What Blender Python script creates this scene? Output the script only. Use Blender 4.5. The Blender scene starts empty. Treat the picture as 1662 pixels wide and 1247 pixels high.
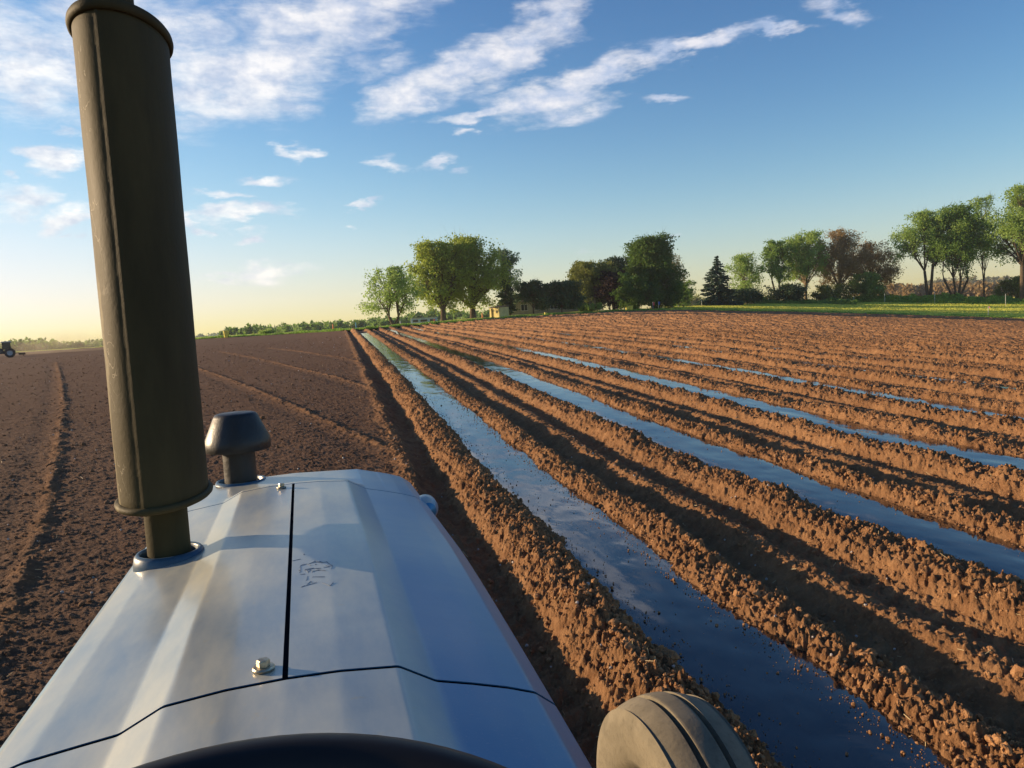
import bpy, math, random
import numpy as np
random.seed(7)
rng = np.random.default_rng(11)
rad = math.radians
S = bpy.context.scene
COL = S.collection

# ------------------------------------------------------------------ camera
F_PX, W_PX, H_PX, EYE = 1250.0, 1662.0, 1247.0, 1.95
YAW, PITCH, ROLL = rad(12.4), rad(4.55), rad(3.32)
_f = np.array([math.sin(YAW)*math.cos(PITCH), math.cos(YAW)*math.cos(PITCH), -math.sin(PITCH)])
_r0 = np.array([math.cos(YAW), -math.sin(YAW), 0.0])
_u0 = np.cross(_r0, _f)
CR = _r0*math.cos(ROLL) - _u0*math.sin(ROLL)
CU = _u0*math.cos(ROLL) + _r0*math.sin(ROLL)
CF = _f
cam_d = bpy.data.cameras.new('camera')
cam_d.sensor_width = 36.0
cam_d.lens = F_PX/W_PX*36.0
cam_d.clip_start = 0.03
cam_d.clip_end = 9000
cam = bpy.data.objects.new('camera', cam_d)
COL.objects.link(cam)
from mathutils import Matrix, Vector
cam.matrix_world = Matrix(((CR[0], CU[0], -CF[0], 0), (CR[1], CU[1], -CF[1], 0), (CR[2], CU[2], -CF[2], EYE), (0, 0, 0, 1)))
S.camera = cam

def ray(px, py):
    return (px-W_PX/2)/F_PX*CR - (py-H_PX/2)/F_PX*CU + CF
def azel(px, py):
    d = ray(px, py)
    return math.atan2(d[0], d[1]), math.atan2(d[2], math.hypot(d[0], d[1]))

# ------------------------------------------------------------------ light, sky, exposure
SUN_AZ, SUN_EL = rad(-62), rad(11.3)
S.view_settings.view_transform = 'Standard'
S.view_settings.look = 'None'
S.view_settings.exposure = 0.78
S.view_settings.gamma = 1
sun_d = bpy.data.lights.new('sun', 'SUN')
sun_d.energy = 4.9
sun_d.angle = rad(0.5)
sun_d.color = (1.0, 0.74, 0.46)
sun = bpy.data.objects.new('sun', sun_d)
COL.objects.link(sun)
sdir = Vector((math.sin(SUN_AZ)*math.cos(SUN_EL), math.cos(SUN_AZ)*math.cos(SUN_EL), math.sin(SUN_EL)))
sun.rotation_euler = sdir.to_track_quat('Z', 'Y').to_euler()
sun.location = (-20, 5, 20)

class NT:
    """small helper to write node trees"""
    def __init__(s, nt): s.nt = nt
    def n(s, t, **k):
        nd = s.nt.nodes.new(t)
        for a, v in k.items(): setattr(nd, a, v)
        return nd
    def put(s, nd, i, v):
        sk = nd.inputs[i]
        if isinstance(v, bpy.types.NodeSocket): s.nt.links.new(v, sk)
        elif v is not None: sk.default_value = v
    def math(s, op, a, b=None, c=None, clamp=False):
        nd = s.n('ShaderNodeMath', operation=op, use_clamp=clamp)
        s.put(nd, 0, a); s.put(nd, 1, b)
        if c is not None: s.put(nd, 2, c)
        return nd.outputs[0]
    def noise(s, vec, scale, detail=4, rough=0.55, dist=0.0, col=False):
        nd = s.n('ShaderNodeTexNoise')
        s.put(nd, 'Vector', vec); s.put(nd, 'Scale', scale); s.put(nd, 'Detail', detail)
        s.put(nd, 'Roughness', rough); s.put(nd, 'Distortion', dist)
        return nd.outputs['Color' if col else 'Fac']
    def mr(s, v, a, b, c=0.0, d=1.0, smooth=False):
        nd = s.n('ShaderNodeMapRange')
        if smooth: nd.interpolation_type = 'SMOOTHSTEP'
        for i, x in zip((0, 1, 2, 3, 4), (v, a, b, c, d)): s.put(nd, i, x)
        return nd.outputs[0]
    def mix(s, f, a, b, blend='MIX'):
        nd = s.n('ShaderNodeMix', data_type='RGBA', blend_type=blend)
        s.put(nd, 0, f); s.put(nd, 6, a); s.put(nd, 7, b)
        return nd.outputs[2]
    def vm(s, op, a, b=None):
        nd = s.n('ShaderNodeVectorMath', operation=op)
        s.put(nd, 0, a); s.put(nd, 1, b)
        return nd.outputs['Value' if op in ('LENGTH', 'DOT_PRODUCT') else 0]
    def mapping(s, vec, loc=(0, 0, 0), rot=(0, 0, 0), scl=(1, 1, 1), typ='POINT'):
        nd = s.n('ShaderNodeMapping', vector_type=typ)
        s.put(nd, 0, vec)
        if typ != 'VECTOR': nd.inputs['Location'].default_value = loc
        nd.inputs['Rotation'].default_value = rot; nd.inputs['Scale'].default_value = scl
        return nd.outputs[0]

world = bpy.data.worlds.new('World')
S.world = world
world.use_nodes = True
wt = world.node_tree
wt.nodes.clear()
w = NT(wt)
sky = w.n('ShaderNodeTexSky', sky_type='NISHITA')
sky.sun_disc = False
sky.sun_elevation = SUN_EL
sky.sun_rotation = SUN_AZ % (2*math.pi)
sky.altitude = 50
sky.air_density = 1.0
sky.dust_density = 0.3
sky.ozone_density = 1.6
tc = w.n('ShaderNodeTexCoord')
sep = w.n('ShaderNodeSeparateXYZ')
w.put(sep, 0, tc.outputs['Generated'])
az_s = w.math('ARCTAN2', sep.outputs[0], sep.outputs[1])
el_s = w.math('ARCSINE', sep.outputs[2])
comb = w.n('ShaderNodeCombineXYZ')
w.put(comb, 0, az_s); w.put(comb, 1, el_s)
P0 = comb.outputs[0]
# warp the cloud coordinates so that edges are torn and wispy
Pst = w.mapping(P0, rot=(0, 0, rad(-18)), scl=(1, 2.6, 1))
wn = w.noise(Pst, 9.0, 5, 0.6, col=True)
wv = w.vm('SUBTRACT', wn, (0.5, 0.5, 0.5))
wv = w.vm('MULTIPLY', wv, (0.17, 0.075, 0.0))
P1 = w.vm('ADD', P0, wv)
CLOUDS = [  # photo pixel centre, half length, half height, tilt (deg, up to the right), strength
    (60, 120, 150, 80, 0, 1.0), (-60, 60, 160, 90, 10, .8), (400, 120, 190, 70, 22, 1.1), (330, 160, 90, 50, 5, 1.0), (440, 175, 90, 26, 0, .8),
    (520, 35, 190, 48, 10, 1.0), (650, 0, 90, 26, 8, .8), (150, 20, 180, 60, 0, .75), (300, 60, 120, 60, 20, .8),
    (655, 155, 78, 27, 15, 1.1), (745, 118, 125, 30, 27, 1.0), (835, 90, 105, 34, 38, .95), (905, 25, 110, 42, 42, .95), (960, -40, 100, 40, 30, .8), (620, 100, 60, 25, 10, .6),
    (890, 165, 110, 26, 8, 1.15), (980, 125, 120, 26, 25, 1.1), (1120, 74, 130, 14, 12, 1.1), (1235, 54, 70, 8, 8, .95), (770, 187, 95, 10, 12, 1.05),
    (1095, 158, 52, 9, 8, 1.0), (770, 215, 26, 6, 0, .8), (98, 257, 52, 20, 0, 1.1), (15, 320, 66, 32, 0, 1.0), (115, 350, 42, 24, 20, 1.0),
    (430, 290, 58, 12, 4, 1.05), (350, 325, 66, 9, 0, 1.0), (400, 351, 76, 12, 4, 1.0), (312, 362, 28, 9, 0, .95), (400, 381, 46, 9, 5, 1.0), (480, 250, 32, 7, 0, .8),
    (705, 257, 44, 9, 8, 1.0), (625, 260, 34, 8, 10, .8), (600, 326, 24, 5, 0, .9), (435, 444, 70, 16, 6, .9), (350, 456, 40, 6, 0, .7), (1362, 12, 56, 14, 6, .8), (572, 357, 16, 5, 0, .7),
    (110, 210, 40, 8, 0, .7), (150, 380, 22, 6, 0, .7), (2, 275, 22, 8, 0, .8), (960, 413, 30, 5, 0, .5), (1080, 397, 26, 4, 0, .5)]
fld = None
for (cx, cy, a, b, tilt, st) in CLOUDS:
    az0, el0 = azel(cx, cy)
    ca = math.cos(rad(tilt)); sa = math.sin(rad(tilt))
    az1, el1 = azel(cx+a*ca, cy-a*sa)
    A = math.hypot(az1-az0, el1-el0)
    B = A*b/a
    ang = math.atan2(el1-el0, az1-az0)
    q = w.mapping(P1, (az0, el0, 0), (0, 0, ang), (A*1.25, B*1.45, 1), 'TEXTURE')
    r = w.vm('LENGTH', q)
    v = w.mr(r, 0.0, 1.25, st, 0.0, smooth=True)
    fld = v if fld is None else w.math('MAXIMUM', fld, v)
nz = w.noise(w.mapping(P0, rot=(0, 0, rad(-25)), scl=(1, 3.3, 1)), 11.0, 9, 0.60, 0.5)
nz2 = w.noise(w.mapping(P0, rot=(0, 0, rad(-30)), scl=(1, 5.0, 1)), 34.0, 7, 0.65, 0.3)
dens = w.math('ADD', fld, w.math('MULTIPLY', w.math('SUBTRACT', nz, 0.5), 1.25))
dens = w.math('ADD', dens, w.math('MULTIPLY', w.math('SUBTRACT', nz2, 0.5), 0.38))
gate = w.mr(fld, 0.02, 0.25)
dens = w.math('MULTIPLY', w.mr(dens, 0.12, 1.12, smooth=True), gate)
dens = w.math('MULTIPLY', dens, 0.80)
# colours: the sky from the sky texture, deepened slightly; the clouds lit warm toward the sun
hs = w.n('ShaderNodeHueSaturation')
w.put(hs, 'Saturation', 1.18); w.put(hs, 'Value', 1.0); w.put(hs, 'Color', sky.outputs[0])
gm = w.n('ShaderNodeGamma')
w.put(gm, 0, w.vm('MULTIPLY', hs.outputs[0], (1/3.0, 1/3.2, 1/3.6))); w.put(gm, 1, 1.48)
skyc = w.vm('MULTIPLY', gm.outputs[0], (2.9, 3.1, 4.0))
# soft knee, as the camera's own response rolls off the glow near the sun
kn = w.vm('DIVIDE', skyc, (5.5, 5.4, 6.2)); kn = w.vm('ADD', w.vm('MULTIPLY', kn, kn), (1, 1, 1))
g2 = w.n('ShaderNodeGamma'); w.put(g2, 0, kn); w.put(g2, 1, 0.5)
skyc = w.vm('DIVIDE', skyc, g2.outputs[0])
shade = w.mr(w.noise(w.mapping(P0, loc=(0.01, 0.02, 0), scl=(1, 1.7, 1)), 24.0, 6, 0.6), 0.38, 0.62)
warm = w.mr(az_s, rad(-60), rad(35))
lit = w.mix(warm, (7.2, 6.8, 5.9, 1), (5.0, 4.8, 5.0, 1))
drk = w.mix(warm, (3.7, 3.8, 4.1, 1), (2.7, 3.2, 4.3, 1))
ccol = w.mix(shade, drk, lit)
full = w.mix(dens, skyc, ccol)
bg = w.n('ShaderNodeBackground')
w.put(bg, 0, full); w.put(bg, 1, 0.118)
wo = w.n('ShaderNodeOutputWorld')
wt.links.new(bg.outputs[0], wo.inputs[0])

# ------------------------------------------------------------------ helpers
def tag(o, label=None, cat=None, group=None, kind=None):
    if label: o['label'] = label
    if cat: o['category'] = cat
    if group: o['group'] = group
    if kind: o['kind'] = kind
    return o
def empty(name, loc, rz=0, **k):
    o = bpy.data.objects.new(name, None)
    o.empty_display_size = 0.2
    COL.objects.link(o)
    o.location = loc; o.rotation_euler = (0, 0, rz)
    return tag(o, **k)
def mesh(name, V, faces, mat=None, parent=None, smooth=False, loc=None, rz=0, **k):
    """faces: (n,3|4) arrays or a list of index tuples or list of such arrays"""
    V = np.asarray(V, dtype=np.float32).reshape(-1, 3)
    me = bpy.data.meshes.new(name)
    arrs = []
    if isinstance(faces, np.ndarray): arrs = [faces]
    elif len(faces) and isinstance(faces[0], np.ndarray): arrs = faces
    if arrs:
        li = np.concatenate([a.ravel() for a in arrs]).astype(np.int32)
        tot = np.concatenate([np.full(len(a), a.shape[1]) for a in arrs]).astype(np.int32)
    else:
        li = np.array([i for f in faces for i in f], dtype=np.int32)
        tot = np.array([len(f) for f in faces], dtype=np.int32)
    st = np.concatenate([[0], np.cumsum(tot)[:-1]]).astype(np.int32)
    me.vertices.add(len(V)); me.vertices.foreach_set('co', V.ravel())
    me.loops.add(len(li)); me.loops.foreach_set('vertex_index', li)
    me.polygons.add(len(tot)); me.polygons.foreach_set('loop_start', st)
    me.polygons.foreach_set('loop_total', tot)
    if smooth: me.polygons.foreach_set('use_smooth', np.ones(len(tot), dtype=bool))
    else: me.polygons.foreach_set('use_smooth', np.zeros(len(tot), dtype=bool))
    me.update(calc_edges=True)
    if not arrs: me.validate()
    o = bpy.data.objects.new(name, me)
    if mat: me.materials.append(mat)
    COL.objects.link(o)
    if parent: o.parent = parent
    if loc is not None: o.location = loc
    if rz: o.rotation_euler = (0, 0, rz)
    return tag(o, **k)

class MB:
    """collects shapes of one part"""
    def __init__(s): s.V = []; s.F = []; s.n = 0
    def add(s, V, F):
        V = np.asarray(V, float).reshape(-1, 3)
        s.V.append(V); s.F += [tuple(int(i)+s.n for i in f) for f in F]; s.n += len(V)
        return s
    def box(s, c, d, rz=0, bev=0.0, rx=0, ry=0):
        x, y, z = [v/2 for v in d]
        if bev <= 0:
            V = np.array([(a*x, b*y, c_*z) for c_ in (-1, 1) for b in (-1, 1) for a in (-1, 1)])
            Fc = [(0, 2, 3, 1), (4, 5, 7, 6), (0, 1, 5, 4), (2, 6, 7, 3), (0, 4, 6, 2), (1, 3, 7, 5)]
        else:
            bev = min(bev, x*.9, y*.9, z*.9)
            V = []; idx = {}
            for sx in (-1, 1):
                for sy in (-1, 1):
                    for sz in (-1, 1):
                        for ax in range(3):
                            q = [sx*(x-bev), sy*(y-bev), sz*(z-bev)]
                            q[ax] = (sx, sy, sz)[ax]*(x, y, z)[ax]
                            idx[(sx, sy, sz, ax)] = len(V); V.append(q)
            V = np.array(V); Fc = []
            for ax in range(3):
                o1, o2 = [(1, 2), (2, 0), (0, 1)][ax]
                for sg in (-1, 1):
                    f = []
                    for (p, q) in ((-1, -1), (1, -1), (1, 1), (-1, 1)):
                        k = [0, 0, 0]; k[ax] = sg; k[o1] = p; k[o2] = q
                        f.append(idx[(*k, ax)])
                    Fc.append(f if sg > 0 else f[::-1])
                    for sg2 in (-1, 1):      # edges along o2 between ax and o1
                        k1 = [0, 0, 0]; k1[ax] = sg; k1[o1] = sg2
                        a = list(k1); b = list(k1); a[o2] = -1; b[o2] = 1
                        Fc.append([idx[(*a, ax)], idx[(*b, ax)], idx[(*b, o1)], idx[(*a, o1)]])
            for sx in (-1, 1):
                for sy in (-1, 1):
                    for sz in (-1, 1):
                        Fc.append([idx[(sx, sy, sz, i)] for i in range(3)])
        R = (Matrix.Rotation(rz, 3, 'Z') @ Matrix.Rotation(ry, 3, 'Y') @ Matrix.Rotation(rx, 3, 'X'))
        V = V @ np.array(R).T + np.array(c)
        return s.add(V, Fc)
    def tube(s, pts, r, n=10, caps=True):
        pts = [np.array(p, float) for p in pts]
        if not hasattr(r, '__len__'): r = [r]*len(pts)
        V = []; Fc = []
        up = np.array([0, 0, 1.0])
        prev = None
        for i, p in enumerate(pts):
            t = pts[min(i+1, len(pts)-1)] - pts[max(i-1, 0)]
            t = t/(np.linalg.norm(t)+1e-9)
            a = np.cross(t, up if abs(t[2]) < .95 else np.array([1.0, 0, 0])) if prev is None else prev - t*np.dot(prev, t)
            a = a/(np.linalg.norm(a)+1e-9); prev = a
            b = np.cross(t, a)
            for k in range(n):
                th = 2*math.pi*k/n
                V.append(p + r[i]*(a*math.cos(th)+b*math.sin(th)))
        for i in range(len(pts)-1):
            for k in range(n):
                Fc.append((i*n+k, i*n+(k+1) % n, (i+1)*n+(k+1) % n, (i+1)*n+k))
        if caps:
            Fc.append(tuple(range(n))[::-1]); Fc.append(tuple((len(pts)-1)*n+k for k in range(n)))
        return s.add(V, Fc)
    def lathe(s, prof, c=(0, 0, 0), axis='z', n=32, ex=1.0, ey=1.0, close=False):
        """prof: list of (radius, height)"""
        V = []; Fc = []
        for (r, h) in prof:
            for k in range(n):
                th = 2*math.pi*k/n
                x, y = r*math.cos(th)*ex, r*math.sin(th)*ey
                V.append((x, y, h) if axis == 'z' else ((h, x, y) if axis == 'x' else (x, h, y)))
        m = len(prof)
        for i in range(m if close else m-1):
            j = (i+1) % m
            for k in range(n):
                Fc.append((i*n+k, i*n+(k+1) % n, j*n+(k+1) % n, j*n+k))
        return s.add(np.array(V)+np.array(c), Fc)
    def torus(s, c, R, r, axis='z', n=48, m=10, ex=1.0, ey=1.0):
        return s.lathe([(R+r*math.cos(2*math.pi*i/m), r*math.sin(2*math.pi*i/m)) for i in range(m)], c, axis, n, ex, ey, True)
    def build(s, name, mat=None, parent=None, smooth=False, **k):
        V = np.concatenate(s.V)
        o = mesh(name, V, s.F, mat, parent, smooth, **k)
        return o
def autosmooth(o, ang=40):
    me = o.data
    me.polygons.foreach_set('use_smooth', np.ones(len(me.polygons), dtype=bool))
    me.set_sharp_from_angle(angle=rad(ang))
    return o
def bevel(o, w_=0.004, seg=2, ang=35):
    m = o.modifiers.new('bevel', 'BEVEL'); m.width = w_; m.segments = seg
    m.limit_method = 'ANGLE'; m.angle_limit = rad(ang)
    return o

# ---- numpy noise
def h2(ix, iy, seed):
    h = (ix.astype(np.int64)*374761393 + iy.astype(np.int64)*668265263 + seed*1442695041) & 0xFFFFFFFF
    h = ((h ^ (h >> 13))*1274126177) & 0xFFFFFFFF
    h = ((h ^ (h >> 16))*2246822519) & 0xFFFFFFFF
    h = h ^ (h >> 13)
    return (h & 0xFFFFFF).astype(np.float32)/float(0x1000000)
def vnoise(x, y, seed=0):
    ix = np.floor(x); iy = np.floor(y)
    fx = x-ix; fy = y-iy
    fx = fx*fx*(3-2*fx); fy = fy*fy*(3-2*fy)
    a = h2(ix, iy, seed); b = h2(ix+1, iy, seed); c = h2(ix, iy+1, seed); d = h2(ix+1, iy+1, seed)
    return (a*(1-fx)+b*fx)*(1-fy)+(c*(1-fx)+d*fx)*fy - 0.5
def fbm(x, y, seed=0, oct_=4, g=0.5):
    s_ = 0; a = 1.0
    for i in range(oct_):
        s_ = s_ + a*vnoise(x*2**i+i*17.3, y*2**i-i*9.1, seed+i)
        a *= g
    return s_
def clods(x, y, seed, fill=0.7):
    """rounded lumps: one possible lump per unit cell, 0..1 high"""
    wx = fbm(x*1.3, y*1.3, seed+50, 3)*.55; wy = fbm(x*1.3+9, y*1.3-7, seed+60, 3)*.55
    x = x+wx; y = y+wy
    ix = np.floor(x); iy = np.floor(y)
    out = np.zeros_like(x)
    for dx in (-1, 0, 1):
        for dy in (-1, 0, 1):
            cx = ix+dx; cy = iy+dy
            px = cx+h2(cx, cy, seed); py = cy+h2(cx, cy, seed+1)
            rr = 0.25+0.55*h2(cx, cy, seed+2)**1.5
            on = h2(cx, cy, seed+3) < fill
            sq = 0.7+0.6*h2(cx, cy, seed+4)
            d2 = ((x-px)*sq)**2+((y-py)/sq)**2
            tl = 1+((x-px)*(h2(cx, cy, seed+5)-.5)+(y-py)*(h2(cx, cy, seed+6)-.5))*1.8
            hgt = np.sqrt(np.maximum(0, rr*rr-d2))*np.clip(tl, .3, 1.6)
            hgt = np.minimum(hgt, rr*(.5+.4*h2(cx, cy, seed+7)))
            out = np.maximum(out, np.where(on, hgt, 0))
    return out
def sstep(a, b, x):
    t = np.clip((x-a)/(b-a), 0, 1)
    return t*t*(3-2*t)

# ------------------------------------------------------------------ terrain shape
EDGE = [(-200, 585, 118), (0, 574, 114), (170, 564, 112), (320, 551, 106), (480, 542, 98), (585, 535.5, 74), (640, 531, 82), (700, 527, 92), (830, 516, 104),
        (900, 512, 110), (1000, 506, 118), (1100, 503.5, 126), (1300, 507, 134), (1480, 512, 138), (1662, 518, 136), (1800, 522, 132)]
TOPE = [(-200, 584, 138), (0, 573.5, 132), (170, 563, 128), (320, 547.5, 122), (480, 539, 118), (585, 532.5, 92), (640, 528, 100), (700, 523, 112), (830, 512, 124),
        (900, 508, 132), (1000, 503, 145), (1100, 499, 160), (1300, 491, 190), (1480, 484, 215), (1662, 483, 225), (1800, 483, 230)]
def _tab(T):
    az, z, R = [], [], []
    for (px, py, r) in T:
        a, e = azel(px, py)
        az.append(a); R.append(r); z.append(EYE+math.tan(e)*r)
    az = [-3.2, -1.6]+az+[1.6, 3.2]
    z = [0.0, 1.0]+z+[0.0, 0.0]; R = [100, 110]+R+[110, 100]
    A = np.linspace(-3.2, 3.2, 1281)
    zz = np.interp(A, az, z); rr = np.interp(A, az, R)
    k = np.hanning(15); k /= k.sum()
    pad = lambda q: np.convolve(np.pad(q, 7, mode='edge'), k, 'valid')
    return A, pad(zz), pad(rr)
EA, EZ, ER = _tab(EDGE)
TA, TZ, TRR = _tab(TOPE)
YZ = np.array([[-200, 0], [0, 0], [3, 0.0], [6, .05], [10, .14], [16, .38], [23, .63], [29, .82], [36, 1.02], [62, 1.88], [75, 2.15], [200, 2.5]])
def base_z(X, Y):
    r = np.hypot(X, Y); a = np.arctan2(X, Y)
    re = np.interp(a, EA, ER); ze = np.interp(a, EA, EZ)
    rt = np.interp(a, TA, TRR); zt = np.interp(a, TA, TZ)
    near = np.interp(Y, YZ[:, 0], YZ[:, 1])
    t = sstep(8, 1.0, r/re*8)*0
    wgt = sstep(0, 1, (r/re-np.interp(a, [.15, .6], [.16, .04]))/np.interp(a, [.15, .6], [.69, .36]))
    z1 = near*(1-wgt)+ze*(r/re)*wgt
    z2 = ze+(zt-ze)*sstep(0, 1, (r-re)/(rt-re))*1.0
    z3 = zt+(-7.0-zt)*sstep(0, 1, (r-rt)/260.0)
    return np.where(r < re, z1, np.where(r < rt, z2, z3))
def bz(X, Y): return float(base_z(np.array([float(X)]), np.array([float(Y)]))[0])
def at(px, R, py=500):
    """world point at horizontal distance R in the direction of photo column px (row py)"""
    a, e = azel(px, py)
    X, Y = R*math.sin(a), R*math.cos(a)
    return X, Y, bz(X, Y)
def px_m(px, py, R):
    """metres per photo pixel at distance R"""
    d = ray(px, py); return R/math.hypot(d[0], d[1])/F_PX

# ------------------------------------------------------------------ materials
def mat(name):
    m = bpy.data.materials.new(name); m.use_nodes = True
    m.node_tree.nodes.clear()
    t = NT(m.node_tree)
    b = t.n('ShaderNodeBsdfPrincipled')
    o = t.n('ShaderNodeOutputMaterial')
    m.node_tree.links.new(b.outputs[0], o.inputs[0])
    t.b = b; t.o = o
    return m, t
def obj_vec(t):
    return t.n('ShaderNodeTexCoord').outputs['Object']
def simple(name, col, rough=0.6, metal=0.0, var=0.15, scale=8.0, bump=0.0, bscale=60, spec=0.5, coat=0.0):
    m, t = mat(name)
    v = obj_vec(t)
    n = t.noise(v, scale, 5, 0.6)
    c2 = tuple(max(0, c*(1-var)) for c in col)+(1,); c1 = tuple(min(1, c*(1+var)) for c in col)+(1,)
    t.put(t.b, 'Base Color', t.mix(t.mr(n, .3, .7), c2, c1))
    t.put(t.b, 'Roughness', t.mr(t.noise(v, scale*2.7, 4), .3, .7, max(0.02, rough-.08), min(1, rough+.08)))
    t.put(t.b, 'Metallic', metal); t.put(t.b, 'Specular IOR Level', spec)
    if coat: t.put(t.b, 'Coat Weight', coat)
    if bump:
        bn = t.n('ShaderNodeBump'); t.put(bn, 'Height', t.noise(v, bscale, 4)); t.put(bn, 'Strength', 0.5); t.put(bn, 'Distance', bump)
        t.put(t.b, 'Normal', bn.outputs[0])
    return m

def soil_material():
    m, t = mat('soil')
    v = obj_vec(t)
    sp = t.n('ShaderNodeSeparateXYZ'); t.put(sp, 0, v)
    big = t.noise(v, 0.35, 4, 0.6)
    mid = t.noise(v, 5.0, 6, 0.65)
    fine = t.noise(v, 38.0, 5, 0.7)
    # the beds on the right are freshly turned red-brown earth, the field on the left is finely tilled and darker
    xe = t.math('ADD', sp.outputs[0], t.math('MULTIPLY', t.math('SUBTRACT', mid, .5), 1.1))
    side = t.mr(xe, 0.15, 1.05, smooth=True)
    beds = t.mix(t.mr(mid, .3, .7), (0.225, 0.108, 0.048, 1), (0.42, 0.230, 0.108, 1))
    beds = t.mix(t.mr(fine, .55, .75), beds, (0.44, 0.25, 0.12, 1))
    till = t.mix(t.mr(mid, .3, .7), (0.115, 0.064, 0.038, 1), (0.19, 0.110, 0.066, 1))
    till = t.mix(t.mr(fine, .6, .8), till, (0.21, 0.12, 0.07, 1))
    at_ = t.n('ShaderNodeAttribute', attribute_name='track')
    till = t.mix(t.math('MULTIPLY', at_.outputs['Fac'], .8), till, t.mix(t.mr(mid, .3, .7), (0.20, 0.10, 0.045, 1), (0.33, 0.18, 0.085, 1)))
    c = t.mix(side, till, beds)
    c = t.mix(t.mr(big, .35, .7, 0, .35), c, (0.13, 0.062, 0.03, 1))
    t.put(t.b, 'Base Color', c)
    t.put(t.b, 'Roughness', 0.95); t.put(t.b, 'Specular IOR Level', 0.12)
    bn = t.n('ShaderNodeBump')
    t.put(bn, 'Height', t.math('ADD', t.noise(v, 45, 5, .7), t.math('MULTIPLY', t.noise(v, 140, 3, .7), .4)))
    t.put(bn, 'Strength', 1.0); t.put(bn, 'Distance', 0.03)
    t.put(t.b, 'Normal', bn.outputs[0])
    return m
M = {}
M['soil'] = soil_material()
def clod_material():
    m, t = mat('clod')
    v = obj_vec(t)
    mid = t.noise(v, 6.0, 5, 0.65); fine = t.noise(v, 60.0, 5, 0.7)
    c = t.mix(t.mr(mid, .3, .7), (0.23, 0.11, 0.05, 1), (0.44, 0.24, 0.112, 1))
    c = t.mix(t.mr(fine, .5, .8), c, (0.46, 0.28, 0.14, 1))
    t.put(t.b, 'Base Color', c); t.put(t.b, 'Roughness', .95); t.put(t.b, 'Specular IOR Level', .12)
    bn = t.n('ShaderNodeBump'); t.put(bn, 'Height', t.noise(v, 70, 5, .7)); t.put(bn, 'Strength', .9); t.put(bn, 'Distance', .012)
    t.put(t.b, 'Normal', bn.outputs[0])
    return m
M['clod'] = clod_material()
M['straw'] = simple('straw', (0.50, 0.38, 0.20), 0.7, var=.3, scale=3)
M['stone'] = simple('stone', (0.42, 0.38, 0.34), 0.7, var=.3, scale=3)

def film_material():
    m, t = mat('plastic_film')
    v = obj_vec(t)
    st = t.mapping(v, scl=(1, .25, 1))
    dustn = t.noise(st, 7.0, 6, 0.65)
    dust = t.mr(dustn, .54, .80, 0.0, 0.28)
    t.put(t.b, 'Base Color', t.mix(dust, (0.010, 0.011, 0.014, 1), (0.10, 0.06, 0.035, 1)))
    t.put(t.b, 'Roughness', t.mr(dustn, .4, .75, 0.05, 0.16))
    t.put(t.b, 'IOR', 1.62); t.put(t.b, 'Specular IOR Level', 0.6)
    bn = t.n('ShaderNodeBump')
    h = t.math('ADD', t.noise(t.mapping(v, scl=(1, .5, 1)), 3.0, 3, .5), t.math('MULTIPLY', t.noise(t.mapping(v, scl=(1, .35, 1)), 16.0, 3, .5), .12))
    t.put(bn, 'Height', h); t.put(bn, 'Strength', 0.25); t.put(bn, 'Distance', 0.02)
    t.put(t.b, 'Normal', bn.outputs[0])
    return m
M['film'] = film_material()

def grass_material(name, c1, c2, c3):
    m, t = mat(name)
    v = obj_vec(t)
    a = t.noise(v, .12, 4, .6); b = t.noise(v, 1.6, 5, .7); st = t.noise(t.mapping(v, rot=(0, 0, .3), scl=(.05, .8, 1)), 1.2, 4, .6)
    c = t.mix(t.mr(a, .35, .65), c1, c2)
    c = t.mix(t.mr(st, .45, .7, 0, .6), c, c3)
    c = t.mix(t.mr(b, .5, .8, 0, .45), c, tuple(x*.5 for x in c1[:3])+(1,))
    t.put(t.b, 'Base Color', c); t.put(t.b, 'Roughness', .9); t.put(t.b, 'Specular IOR Level', .15)
    bn = t.n('ShaderNodeBump'); t.put(bn, 'Height', t.noise(v, 6, 5, .7)); t.put(bn, 'Strength', .8); t.put(bn, 'Distance', .15)
    t.put(t.b, 'Normal', bn.outputs[0])
    return m
M['meadow'] = grass_material('meadow_grass', (0.40, 0.48, 0.065, 1), (0.52, 0.55, 0.09, 1), (0.60, 0.57, 0.15, 1))
M['ground'] = grass_material('ground_grass', (0.06, 0.09, 0.025, 1), (0.09, 0.11, 0.03, 1), (0.12, 0.12, 0.05, 1))

def leaf_material(name, col, col2, trans=0.35):
    m, t = mat(name)
    v = obj_vec(t)
    n = t.noise(v, 0.9, 4, .6); n2 = t.noise(v, 7.0, 2, .5)
    c = t.mix(t.mr(n, .35, .65), col+(1,), col2+(1,))
    c = t.mix(t.mr(n2, .4, .75, 0, .5), c, tuple(min(1, x*1.5) for x in col2)+(1,))
    t.put(t.b, 'Base Color', c); t.put(t.b, 'Roughness', .65); t.put(t.b, 'Specular IOR Level', .3)
    tr = t.n('ShaderNodeBsdfTranslucent'); t.put(tr, 0, c)
    ms = t.n('ShaderNodeMixShader'); t.put(ms, 0, trans)
    m.node_tree.links.new(t.b.outputs[0], ms.inputs[1]); m.node_tree.links.new(tr.outputs[0], ms.inputs[2])
    m.node_tree.links.new(ms.outputs[0], t.o.inputs[0])
    return m
M['bark'] = simple('bark', (0.10, 0.075, 0.05), .9, var=.35, scale=6, spec=.1)
M['bark_light'] = simple('bark_light', (0.24, 0.18, 0.11), .9, var=.3, scale=6, spec=.1)

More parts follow.
